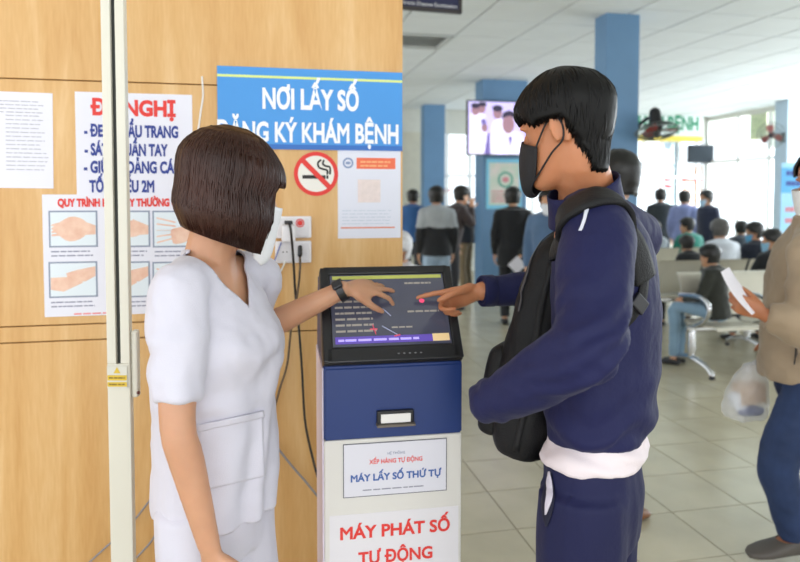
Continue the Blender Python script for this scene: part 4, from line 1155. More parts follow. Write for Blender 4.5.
# ------------------------------------------------------------------ the nurse
def nurse():
    ta = R(-25); Fw = Vector((math.cos(ta), math.sin(ta), 0)); Rt = Fw.cross(Z)
    pel = P(216, 480, 1.45); base = Vector((pel.x, pel.y, 0))
    J = dict(right=Rt, fwd=Fw, pelvis=pel, neck=P(210, 265, 1.43), head=P(228, 189, 1.42), sR=P(178, 292, 1.30), sL=P(259, 278, 1.60), eR=P(178, 428, 1.235), wR=P(209, 545, 1.26), eL=P(240, 340, 1.655), wL=P(343, 289.5, 1.645), scale=.97)
    t = thing('person', base, 'person in a white short sleeved uniform and white mask reaching over the kiosk screen', 'person')
    ha = R(14); FH = Vector((math.cos(ha), math.sin(ha), 0)); M = frame_of(FH, R(13), R(0))
    k = .97; hd = J['head']
    hipR, hipL = pel + Rt * .062 - Z * .05, pel - Rt * .062 - Z * .05
    kR, kL = Vector((hipR.x + .01, hipR.y, .47)), Vector((hipL.x + .03, hipL.y, .47))
    aR, aL = Vector((hipR.x - .01, hipR.y, .085)), Vector((hipL.x + .02, hipL.y, .085))
    # body
    bm = nb(); head_shape(bm, hd, M, k)
    rows = [(a, b * (.78 if a < .1 else .95), c * (.86 if a < .1 else .93), d) for a, b, c, d in TORSO_F]
    loft(bm, torso_stations(J, rows), 24)
    nk = J['neck']
    tube(bm, [nk - Z * .06, nk + Z * .02, hd - Z * .05 - FH * .018, hd - Z * .01 - FH * .02], [.068, .054, .049, .049], 14, 3)
    for s in (J['sR'], J['sL']): tube(bm, [nk - Z * .02, lerp(nk, s, .6), s], [.045, .042, .042], 12, 2)
    tube(bm, [J['sR'], lerp(J['sR'], J['eR'], .55), J['eR'], lerp(J['eR'], J['wR'], .3), J['wR']], [.043, .038, .033, .0325, .0215], 14, 4)
    tube(bm, [J['sL'], lerp(J['sL'], J['eL'], .55), J['eL'], lerp(J['eL'], J['wL'], .35), J['wL']], [.043, .038, .036, .034, .0225], 14, 4)
    f = (J['wR'] - J['eR']).normalized()
    hand(bm, J['wR'] + f * .012, f, Fw, False, RELAX, .92)
    pass
    fh = (P(398, 285, 1.76) - J['wL']).normalized()
    hand(bm, J['wL'] + fh * .012, fh, Vector((-.1, -.9, -.35)), True, [(16, 22, 14), (4, 12, 8), (8, 16, 10), (14, 24, 12)], .88, thumb=(.8, .45, .45), tcurl=10, spread=(.30, .06, -.04, -.14))
    for h_, kk, aa in ((hipR, kR, aR), (hipL, kL, aL)):
        tube(bm, [h_, kk, lerp(kk, aa, .35), aa], [.078, .05, .05, .034], 12, 4); foot(bm, aa, Fw, .9)
    body = link('body', remesh(bm, .0052, 3), skin('#c69475'), t, smooth=True)
    eyes(hd, M, k, t)
    # trousers
    WC = mat('uniform_white', '#cdcbd8', .75, var=.03, vscale=4, bump=.18, bscale=420, sheen=.15)
    bm = nb()
    loft(bm, torso_stations(J, [(-.3, .115, .09, 0), (-.12, .126, .104, -.006), (0, .126, .100, 0), (.15, .12, .09, 0)], .004), 24)
    for h_, kk, aa in ((hipR, kR, aR), (hipL, kL, aL)): tube(bm, [h_ + Z * .02, lerp(h_, kk, .5), kk, lerp(kk, aa, .4), aa + Z * .01], [.086, .084, .078, .078, .075], 14, 4, dome=False)
    bm = remesh(bm, .009, 4); wrinkle(bm, lambda p: .005 * fbm(p, 9, (1.6, 1.6, .5)))
    link('trousers', bm, WC, t, smooth=True)
    # tunic
    bm = nb()
    ext = [(-.135, .140, .122, .0), (-.10, .141, .122, .0), (.1, .140, .120, .004), (.3, .140, .117, .008), (.5, .145, .120, .014), (.66, .153, .128, .02), (.8, .150, .105, .004), (.9, .128, .082, 0), (.97, .09, .068, 0), (1.03, .066, .060, 0), (1.08, .059, .056, .002)]
    loft(bm, torso_stations(J, ext), 32)
    for s, e in (('sR', 'eR'), ('sL', 'eL')):
        sh, el = J[s], J[e]; dr = (el - sh)
        end = sh + dr * (.82 if s == 'sR' else .62)
        tube(bm, [lerp(nk, sh, .1) - Z * .01, lerp(nk, sh, .55) + Z * .004, sh + Z * .002], [.05, .05, .056], 16, 3)
        tube(bm, [sh, lerp(sh, end, .35), lerp(sh, end, .7), end], [.056, .0585, .053, .0455], 18, 4, dome=False)
    bm = remesh(bm, .0065, 7)
    def fold(p):
        q = p - nk; x = q.dot(Rt); y = q.dot(Fw)
        low = max(0, min(1, (-q.z - .12) / .25))
        ang = math.atan2(y, x)
        dg_ = max(0, 1 - abs(q.z + .2) / .16)
        return .0065 * low * math.sin(ang * 5 + 9 * fbm(p, 3.2, (1, 1, .35)) + 1.0) + .005 * dg_ * math.sin((q.z + .6 * y) * 60 + 6 * fbm(p, 5)) + .004 * fbm(p, 13, (1, 1, .8)) + .0025 * fbm(p, 26)
    wrinkle(bm, fold)
    # neckline: V at the front, shallow curve behind, hollow sleeve ends
    vt = nk + Fw * .10 - Z * .082
    for sx in (-1, 1):
        no = (Z - Rt * sx * 1.25).normalized()
        hem = [f for f in bm.faces if (f.calc_center_median() - nk).length < .2]
        bmesh.ops.bisect_plane(bm, geom=hem + list({e for f in hem for e in f.edges}) + list({v for f in hem for v in f.verts}), plane_co=vt, plane_no=no)
    pb = nk - Fw * .05 + Z * .030; nbk = (Z * 1.0 - Fw * .22).normalized()
    hem = [f for f in bm.faces if (f.calc_center_median() - nk).length < .2]
    bmesh.ops.bisect_plane(bm, geom=hem + list({e for f in hem for e in f.edges}) + list({v for f in hem for v in f.verts}), plane_co=pb, plane_no=nbk)
    kill = []
    for f in bm.faces:
        c = f.calc_center_median(); q = c - nk
        if q.length > .2: continue
        inV = q.dot(Fw) > -.005 and (c - vt).z > 1.25 * abs((c - vt).dot(Rt))
        if inV or (c - pb).dot(nbk) > 0 and math.hypot(q.dot(Fw), q.dot(Rt)) < .095: kill.append(f)
    bmesh.ops.delete(bm, geom=kill, context='FACES')
    hz = lerp(pel, nk, -.128)
    hem_cut(bm, hz, -Z, lambda p: p.z < hz.z + .05)
    bv = bvh_of(bm)
    tun = link('tunic', bm, WC, t, smooth=True); solid('s', tun, .004, -1)
    pk = link('pocket', surf_patch(bv, [(199, 425), (262, 411), (264, 476), (204, 490)], 26, 26, .0022), WC, tun, smooth=True); solid('s', pk, .003)
    pk = link('pocket_hem', surf_patch(bv, [(198.5, 424), (262.5, 410), (263.2, 416.5), (199, 431)], 26, 4, .0042), WC, tun, smooth=True); solid('s', pk, .003)
    # name badge of small white lace on the breast
    # hair: shell and locks
    HB = mat('hair_brown', '#3f2117', .40, var=.55, vscale=7, bump=.06, bscale=60, spec=.32, col2='#27130d')
    Mi = M.inverted()
    def bob(az, f, off):
        """f 0 crown .. 1 tip"""
        a = abs(az)
        front = max(0.0, min(1.0, (.66 - a) / .16))              # fringe
        tip = -.096 - .026 * max(0, min(1, (2.9 - a) / 2.0))
        tipf = .026
        tip = tip * (1 - front) + tipf * front
        zt = .1165; z = zt + (tip - zt) * f ** 1.15
        zz = max(z, -.004)
        tt = math.acos(max(-1, min(1, zz / .118))) / math.pi
        p = HS(az, tt, .017 + off + .004 * max(0, min(1, (.09 - z) / .06)))
        if z < zz:
            dn = (zz - z)
            r = Vector((p.x, p.y + .005, 0)); r.normalize()
            p = p + r * (.008 * math.sin(min(1, dn / .09) * math.pi) - .20 * max(0, dn - .05)) + Mi @ Vector((0, 0, -dn))
        if front > .2 and z < .08: p.y += .006 * front * min(1, (.08 - z) / .05)
        return p
    W = lambda p: hd + M @ (p * k)
    def gap(az): return .80 < abs(az) < .98
    bm = nb(); na, nf = 96, 26; g = {}
    for j in range(na):
        az = -math.pi + 2 * math.pi * j / na
        for i in range(nf + 1): g[i, j] = bm.verts.new(W(bob(az, i / nf, -.008)))
    for j in range(na):
        for i in range(nf): bm.faces.new((g[i, j], g[i + 1, j], g[i + 1, (j + 1) % na], g[i, (j + 1) % na]))
    bm.faces.new([g[0, j] for j in range(na)])
    sh = link('hair', bm, HB, t, smooth=True); solid('s', sh, .008, -1)
    rg = random.Random(3); bm = nb()
    for q in range(3200):
        az = rg.uniform(-math.pi, math.pi); of = rg.uniform(-.005, .0012); dr = rg.uniform(-.05, .05); f0 = rg.choice((0, 0, .05, .15, .25)); f1 = rg.uniform(.955, 1.008)
        if abs(az) < .7: dr *= .6
        fs = [f0 + (f1 - f0) * i / 9 for i in range(10)]
        side = 1 if az > 0 else -1
        azs = []
        for f in fs:
            a2 = az + dr * f
            if abs(az) >= .66: a2 = side * max(.665, abs(a2)) if abs(a2) < 2.9 else a2
            azs.append(a2)
        pts = [W(bob(a2, f, of)) for a2, f in zip(azs, fs)]
        outs = [M @ Vector((math.sin(a2), math.cos(a2), .15 if f > .3 else .9)) for a2, f in zip(azs, fs)]
        lock_mesh(bm, pts, rg.uniform(.0014, .0032), .0008, outs)
    o = link('hair_strands', bm, HB, sh, smooth=True); o['kind'] = 'stuff'
    # mask
    MW = mat('mask_white', '#e4e6ea', .7, var=.02, vscale=9, bump=.1, bscale=300)
    bm = head_patch(hd, M, k, lambda az, tt: abs(az) < 1.12 - max(0, (tt - .8)) * 2 and .535 < tt < .955, lambda az, tt: .010 + .026 * max(0, math.cos(az)) ** 3, 60, 100)
    mk = link('face_mask', bm, MW, t, smooth=True); solid('s', mk, .003)
    for e in (-1, 1):
        bm = nb()
        tube(bm, [W(HS(e * 1.1, .56, .006)), W(HS(e * 1.5, .5, .008)), W(HS(e * 1.8, .5, .016)), W(HS(e * 1.75, .6, .012)), W(HS(e * 1.1, .80, .006))], .0016, 6, 5)
        link('ear_loop', bm, MW, mk)
    # white shoes
    for aa in (aR, aL):
        bm = nb(); foot(bm, aa, Fw, .95, True); link('shoe', remesh(bm, .01, 2), mat('shoe_white', '#dddcd8', .5), t, smooth=True)
    # watch on the reaching wrist: worn, a thing of its own
    wd = (J['wL'] - J['eL']).normalized(); wc = J['wL'] - wd * .004
    wt = thing('wrist_watch', wc, 'black band watch on the wrist reaching over the screen', 'watch')
    a1 = wd.orthogonal().normalized(); a2 = wd.cross(a1)
    bm = nb(); n_ = 28
    rings(bm, [[wc + wd * s + (a1 * math.cos(2 * math.pi * i / n_) + a2 * math.sin(2 * math.pi * i / n_)) * r for i in range(n_)] for s, r in ((-.009, .0250), (-.009, .0288), (.009, .0282), (.009, .0245), (-.009, .0250))], False)
    link('strap', bm, BLACKP, wt, smooth=False)
    up = (Vector((-.2, -.75, .6)) - wd * Vector((-.2, -.75, .6)).dot(wd)).normalized()
    bm = nb(); box(bm, wc + up * .030, wd, wd.cross(up), up, .026, .022, .009, .003); link('watch_case', bm, mat('watch_dark', '#2a2a30', .2), wt)
    return J
NJ = nurse()

# ------------------------------------------------------------------ the man in navy
def visitor():
    ta = R(150); Fw = Vector((math.cos(ta), math.sin(ta), 0)); Rt = Fw.cross(Z); Lt = -Rt
    pel = P(592, 462, 1.40); base = Vector((pel.x, pel.y, 0))
    nk = P(586, 205, 1.37); hd = P(566, 132, 1.335)
    J = dict(right=Rt, fwd=Fw, pelvis=pel, neck=nk, chest=P(606, 310, 1.42), head=hd, sL=P(598, 236, 1.215), sR=P(634, 238, 1.585), eL=P(588, 350, 1.085), wL=P(492, 402, 1.20), eR=P(566, 287, 1.78), wR=P(483, 291, 1.72), scale=1.03)
    t = thing('person', base, 'person in a navy tracksuit and black mask pointing at the kiosk screen', 'person')
    M = frame_of(Vector((math.cos(R(144)), math.sin(R(144)), 0)), R(9), 0); k = .885
    hipR, hipL = pel + Rt * .072 - Z * .05, pel + Lt * .072 - Z * .05
    kR, kL = Vector((hipR.x - .02, hipR.y, .50)), Vector((hipL.x - .01, hipL.y, .50))
    aR, aL = Vector((hipR.x, hipR.y, .088)), Vector((hipL.x + .02, hipL.y, .088))
    bm = nb(); head_shape(bm, hd, M, k)
    rows = [(a, b * (.68 if a < .15 else .88), c * (.64 if a < .15 else .82), d) for a, b, c, d in TORSO_M]
    loft(bm, torso_stations(J, rows), 24)
    FH = M @ Vector((0, 1, 0))
    tube(bm, [nk - Z * .07, nk + Z * .03, hd - Z * .06 - FH * .028, hd - Z * .01 - FH * .03], [.064, .056, .052, .05], 16, 3)
    for s in (J['sR'], J['sL']): tube(bm, [nk - Z * .02, lerp(nk, s, .6), s], [.05, .046, .046], 12, 2)
    for s in 'RL': tube(bm, [J['s' + s], J['e' + s], lerp(J['e' + s], J['w' + s], .35), J['w' + s]], [.046, .040, .037, .026], 12, 4)
    # pointing right hand
    tip = sp(.785, .40) + MN * .010
    fr = (tip - Z * .020 + Y * .012 - J['wR']).normalized()
    hand(bm, J['wR'] + fr * .012, fr, Z * .85 - Y * .45, False, [(2, 6, 4), (62, 74, 40), (66, 76, 40), (68, 76, 40)], .90, thumb=(.85, .3, .55), tcurl=22)
    fl = (Vector((.02, 1, -.12))).normalized()
    hand(bm, J['wL'] + Vector((.016, .025, -.004)), fl, X, True, [(20, 25, 15)] * 4, .95)
    for h_, kk, aa in ((hipR, kR, aR), (hipL, kL, aL)):
        tube(bm, [h_, kk, lerp(kk, aa, .35), aa], [.055, .05, .05, .038], 12, 4); foot(bm, aa, Fw, 1.0)
    link('body', remesh(bm, .0052, 3), skin('#bb7c57'), t, smooth=True)
    eyes(hd, M, k, t)
    NAVY = mat('tracksuit_navy', '#171a45', .7, var=.12, vscale=5, bump=.45, bscale=55, sheen=.04, spec=.3)
    # trousers
    bm = nb()
    loft(bm, torso_stations(J, [(-.3, .115, .088, 0), (-.12, .135, .094, -.004), (0, .135, .092, 0), (.12, .13, .088, 0)], .004), 24)
    for h_, kk, aa in ((hipR, kR, aR), (hipL, kL, aL)): tube(bm, [h_ + Z * .02, lerp(h_, kk, .5), kk, lerp(kk, aa, .4), aa + Z * .01], [.090, .088, .078, .075, .068], 14, 4, dome=False)
    bm = remesh(bm, .0085, 4); wrinkle(bm, lambda p: .0045 * fbm(p, 9, (1.5, 1.5, .6)))
    bvp = bvh_of(bm)
    tr = link('trousers', bm, mat('trouser_navy', '#161940', .7, var=.12, vscale=5, bump=.35, bscale=45, sheen=.04, spec=.3), t, smooth=True)
    # open pocket with pale lining
    def lens(w0, w1, lift, y0=474, y1=526, cx=548.5):
        b_ = nb(); rows_ = []
        for i in range(19):
            v = i / 18; y = y0 + (y1 - y0) * v; x = cx + 3.0 * (1 - v) - 1.0 * v
            wv = max(.15, math.sin(math.pi * v) ** .8); r_ = []
            for u_ in range(7):
                xx = x + (w0 + (w1 - w0) * u_ / 6) * wv
                loc, nor, _, _ = bvp.ray_cast(Vector((0, 0, EYE)), camray(xx, y)); r_.append(b_.verts.new(loc + nor * lift) if loc else None)
            rows_.append(r_)
        for a_, c_ in zip(rows_, rows_[1:]):
            for u_ in range(6):
                q_ = (a_[u_], a_[u_ + 1], c_[u_ + 1], c_[u_])
                if all(q_): b_.faces.new(q_)
        return b_
    o = link('pocket_opening', lens(-6.5, 5.5, .003), mat('flap_dark', '#10122c', .8), tr, smooth=True); solid('s', o, .002)
    o = link('pocket_lining', lens(-1.5, 4.5, .006, 472, 514), mat('lining_pale', '#c9c3cf', .7), tr, smooth=True); solid('s', o, .003)
    # pale shirt hem
    bm = nb(); loft(bm, torso_stations(J, [(.022, .142, .100, -.002), (.05, .145, .100, 0), (.10, .140, .097, 0), (.16, .12, .085, 0), (.24, .11, .08, 0)], .005), 28)
    bm = remesh(bm, .008, 4); wrinkle(bm, lambda p: .0045 * fbm(p, 9, (1.6, 1.6, 1.4)) + .003 * math.sin(p.z * 150 + 6 * fbm(p, 5)))
    link('shirt_hem', bm, mat('shirt_pale', '#e2d6da', .75, var=.05, vscale=10, bump=.2, bscale=300), t, smooth=True)
    # jacket
    bm = nb()
    ext = [(.118, .142, .102, 0), (.15, .153, .108, 0), (.23, .160, .110, 0), (.4, .163, .108, 0), (.6, .165, .108, 0), (.78, .166, .102, -.004), (.88, .142, .085, -.008), (.96, .10, .070, -.008)]
    loft(bm, torso_stations(J, ext), 32)
    for s in 'RL':
        sh, el, wr = J['s' + s], J['e' + s], J['w' + s]
        tube(bm, [lerp(nk, sh, .1) - Z * .01, lerp(nk, sh, .6) + Z * .004, sh], [.056, .060, .066], 16, 3)
        if s == 'L':
            tip2 = wr + (wr - el).normalized() * .012
            tube(bm, [sh, lerp(sh, el, .35), lerp(sh, el, .75), el, lerp(el, wr, .3), lerp(el, wr, .7), wr, tip2], [.066, .067, .062, .058, .056, .048, .039, .033], 18, 4)
            tube(bm, [wr, wr + Vector((-.006, .03, -.002)), wr + Vector((-.006, .06, -.004))], [.038, .036, .032], 14, 2)
        else:
            tube(bm, [sh, lerp(sh, el, .5), el, lerp(el, wr, .5), wr + (wr - el).normalized() * .004], [.064, .060, .055, .046, .036], 18, 4, dome=False)
    bm = remesh(bm, .0068, 6)
    el, shl, wl = J['eL'], J['sL'], J['wL']
    def fold(p):
        q = p - pel
        d1 = (p - el).length; w1 = max(0, 1 - d1 / .15)
        a = (p - shl).dot((el - shl).normalized())
        f = .006 * w1 * math.sin((p - el).dot((Vector((-.6, .1, 1))).normalized()) * 150 + 5 * fbm(p, 8))
        hemw = max(0, 1 - abs(q.z - .10) / .14)
        f += .005 * hemw * math.sin((p.z * 70) + 7 * fbm(p, 5, (1, 1, .6)))
        d2 = max(0, 1 - (p - (wl + Vector((0, .03, 0)))).length / .09)
        f += .005 * d2 * math.sin(p.x * 170 + p.z * 90 + 4 * fbm(p, 9))
        return f + .0045 * fbm(p, 9, (1, 1, 1.2)) + .0015 * fbm(p, 28)
    wrinkle(bm, fold)
    bv = bvh_of(bm)
    jk = link('jacket', bm, NAVY, t, smooth=True)
    # collar
    bm = nb(); n_ = 30; cc = lerp(nk, hd, .05); rs = []
    cn = (hd - FH * .02 - nk).normalized()
    ca_ = (Rt - cn * Rt.dot(cn)).normalized(); cb_ = cn.cross(ca_)
    for off, r, in ((-.030, .083), (-.005, .079), (.022, .0765), (.034, .0765), (.036, .074), (.030, .072), (-.02, .072)):
        rs.append([cc + cn * (off + .012 * (-math.sin(2 * math.pi * i / n_))) + ca_ * math.cos(2 * math.pi * i / n_) * r * .98 + cb_ * math.sin(2 * math.pi * i / n_) * r * .96 for i in range(n_)])
    rings(bm, rs, False); link('collar', bm, NAVY, jk, smooth=True)
    # cuff of the pointing arm, hem band, white piping on the shoulder
    wd = (J['wR'] - J['eR']).normalized(); a1 = wd.orthogonal().normalized(); a2 = wd.cross(a1); wc = J['wR'] + wd * .002
    bm = nb(); rings(bm, [[wc + wd * s + (a1 * math.cos(2 * math.pi * i / 24) + a2 * math.sin(2 * math.pi * i / 24)) * r for i in range(24)] for s, r in ((-.03, .039), (-.028, .0415), (0, .0405), (.004, .0385), (.0, .030), (-.02, .03))], False)
    link('cuff', bm, NAVY, jk, smooth=True)
    pp = [P(588.5, 208, 1.19), P(585, 219, 1.17), P(581, 232, 1.16)]
    link('piping', ribbon_on(bv, pp, .0055, .0015, .0015, 6, 2), mat('piping_white', '#d5d8e6', .6), jk)
    # hair
    HK = mat('hair_black', '#0b0a0a', .5, var=.4, vscale=14, bump=.12, bscale=80, spec=.2)
    def hl(az):
        a = abs(az)
        if a < .75: return .050
        if a < 1.25: return .050 + (a - .75) / .5 * (-.035)
        if a < 1.85: return .022
        return .022 - (a - 1.85) / .85 * .114 if a < 2.7 else -.092
    W = lambda p: hd + M @ (p * k)
    vol = lambda az, tt: .009 + .008 * max(0, 1 - tt * 1.9) + .006 * math.sin(min(1, abs(az) / 2.6) * math.pi) * max(0, 1 - abs(tt - .32) * 2.6)
    bm = head_patch(hd, M, k, lambda az, tt: .118 * math.cos(math.pi * tt) > hl(az), lambda a_, t_: vol(a_, t_) - .003, 60, 110)
    sh = link('hair', bm, HK, t, smooth=True); solid('s', sh, .009, -1)
    rg = random.Random(11); bm = nb()
    for q in range(2600):
        az = rg.uniform(-math.pi, math.pi); z1 = hl(az) - rg.uniform(-.004, .014) * (1.6 if abs(az) < .9 else .6)
        t1 = math.acos(max(-1, min(1, z1 / .118))) / math.pi
        ln_ = rg.uniform(.14, .30); ta0 = max(.03, t1 - ln_) if rg.random() < .55 else rg.uniform(.03, max(.05, t1 - .12)); tb0 = min(t1, ta0 + ln_)
        dr = rg.uniform(-.16, .16); of = rg.uniform(-.001, .0050); pts, outs = [], []
        for i in range(7):
            f = i / 6; tt = ta0 + (tb0 - ta0) * f; a2 = az + dr * f
            lift = of + (.003 * math.sin(f * math.pi)) - (.006 * f ** 3 if tt > t1 - .03 else 0)
            pts.append(W(HS(a2, tt, vol(a2, tt) + lift))); outs.append(M @ Vector((math.sin(a2), math.cos(a2), .9 - tt * 1.5)))
        lock_mesh(bm, pts, rg.uniform(.0016, .0038), .0013, outs)
    for q in range(120):     # fringe and sideburns
        e = rg.choice((-1, 1)); az = e * rg.uniform(0, 1.25)
        pts, outs = [], []
        for i in range(6):
            f = i / 5; tt = .2 + (.315 + rg.uniform(0, .02) - .2 + (.10 if abs(az) > .95 else 0)) * f
            pts.append(W(HS(az + .1 * f * e, tt, .016 + .008 * f * (1 if abs(az) < .9 else -.8)))); outs.append(M @ Vector((math.sin(az), math.cos(az), .3)))
        lock_mesh(bm, pts, .0035, .0013, outs)
    o = link('hair_strands', bm, HK, sh, smooth=True); o['kind'] = 'stuff'
    # black folded mask with a keel down the middle, loops behind the ears
    MB = mat('mask_black', '#17171b', .75, bump=.15, bscale=350)
    bm = nb(); g = {}
    for i in range(25):
        az = -1.12 + 2.24 * i / 24
        top, bot = .50 + .075 * (abs(az) / 1.12) ** 1.2, .955 - .17 * (abs(az) / 1.12) ** 1.5
        for j in range(13):
            tt = top + (bot - top) * j / 12
            g[i, j] = bm.verts.new(W(HS(az, tt, .008 + .030 * max(0, 1 - abs(az) / .95) * math.sin(math.pi * (.12 + .8 * j / 12)))))
    for i in range(24):
        for j in range(12): bm.faces.new((g[i, j], g[i, j + 1], g[i + 1, j + 1], g[i + 1, j]))
    mk = link('face_mask', bm, MB, t, smooth=True); solid('s', mk, .003)
    for e in (-1, 1):
        bm = nb()
        tube(bm, [W(HS(e * 1.10, .575, .009)), W(Vector((e * .078, .012, .014))), W(Vector((e * .083, -.008, .026))), W(Vector((e * .084, -.026, .008))), W(Vector((e * .080, -.022, -.026))), W(Vector((e * .074, .010, -.05))), W(HS(e * 1.10, .785, .008))], .0019, 6, 5)
        link('ear_loop', bm, MB, mk)
    for aa in (aR, aL):
        bm = nb(); foot(bm, aa, Fw, 1.05, True); link('shoe', remesh(bm, .01, 2), mat('shoe_dark', '#26262b', .5), t, smooth=True)
    # ---------------- backpack worn on the chest
    bc = Vector((.332, 1.525, 0)); bzc = 1.20
    bu = (Z + Lt * .0 + Vector((.16, -.05, 0))).normalized(); bf = (Fw - bu * Fw.dot(bu)).normalized(); br_ = bf.cross(bu)
    bc = Vector((bc.x, bc.y, bzc))
    bag = thing('backpack', bc - bu * .26, 'black backpack worn on the chest of the person in navy', 'backpack')
    BK = mat('bag_black', '#0e0e11', .6, var=.15, vscale=10, bump=.35, bscale=330, spec=.3)
    BS = mat('bag_strap', '#1a1a1c', .65, bump=.4, bscale=240, spec=.3)
    bm = nb(); rows = []
    for s, hw, ht, sh in ((-.265, .080, .045, -.005), (-.25, .106, .064, 0), (-.15, .115, .074, .006), (0, .114, .070, .004), (.13, .106, .060, -.004), (.21, .09, .05, -.012), (.25, .055, .03, -.02)):
        rows.append((bc + bu * s + bf * sh, br_ * hw, bf * ht))
    rows2 = []
    loft(bm, [(Vector(q[:3]), Vector(q[3:6]), Vector(q[6:9])) for q in spline([[*a, *b, *c] for a, b, c in rows], 4)], 28, 3.0)
    bm = remesh(bm, .007, 5); wrinkle(bm, lambda p: .007 * fbm(p, 9, (1, 1, .8)) + .002 * fbm(p, 30)); bvb = bvh_of(bm)
    link('bag_body', bm, BK, bag, smooth=True)
    bm = nb(); loft(bm, [(bc + bu * s + bf * .068, br_ * w_, bf * d) for s, w_, d in ((-.245, .07, .012), (-.23, .095, .035), (-.14, .10, .042), (-.05, .095, .036), (-.03, .085, .014))], 24, 3.2)
    bm = remesh(bm, .007, 4); wrinkle(bm, lambda p: .005 * fbm(p, 12)); link('front_pocket', bm, BK, bag, smooth=True)
    for s in (-1, 1):
        link('side_seam', ribbon_on(bvb, [bc + br_ * s * .13 + bu * z_ + bf * (-.015) for z_ in (-.24, -.1, .05, .18)], .016, .004, .001, 6, 2), BS, bag, smooth=True)
    link('zip', ribbon_on(bvb, [bc + br_ * -.14 + bu * .06 + bf * .05, bc + br_ * -.09 + bu * .2 + bf * .06, bc + bu * .26 + bf * .02, bc + br_ * .09 + bu * .2 + bf * .06], .009, .002, .001, 8, 2), mat('zip_grey', '#3b3b40', .4), bag)
    bm = nb(); tube(bm, [bc + bu * .245 - br_ * .03, bc + bu * .285 - br_ * .02, bc + bu * .285 + br_ * .02, bc + bu * .245 + br_ * .03], .008, 8, 4); link('top_handle', bm, BS, bag, smooth=True)
    # padded strap over the near shoulder, then webbing under the arm
    sp_ = [P(532, 246, 1.36), P(548, 226, 1.27), P(566, 208, 1.22), P(590, 199, 1.21), P(614, 199, 1.24), P(632, 216, 1.26), P(641, 245, 1.28), P(643, 280, 1.30)]
    link('shoulder_strap', ribbon_on(bv, sp_, .066, .010, .001, 8, 6), BS, bag, smooth=True)
    link('webbing', ribbon_on(bv, [P(643, 276, 1.30), P(638, 300, 1.29), P(624, 322, 1.27), P(606, 340, 1.25)], .026, .004, .002, 8, 3), BS, bag, smooth=True)
    bm = nb(); loc, nor, _, _ = bv.find_nearest(P(636, 303, 1.28)); tv_ = (P(624, 322, 1.27) - P(640, 296, 1.29)).normalized(); box(bm, loc + nor * .010, tv_, tv_.cross(nor).normalized(), nor, .03, .036, .010, .003); link('buckle', bm, BLACKP, bag)
    link('shoulder_strap', ribbon_on(bv, [lerp(nk, J['sR'], .62) + Fw * .12 - Z * .12, lerp(nk, J['sR'], .6) + Fw * .08, lerp(nk, J['sR'], .6) + Z * .05 + Fw * .03], .045, .008, .001, 8, 5), BS, bag, smooth=True)
    return J
VJ = visitor()
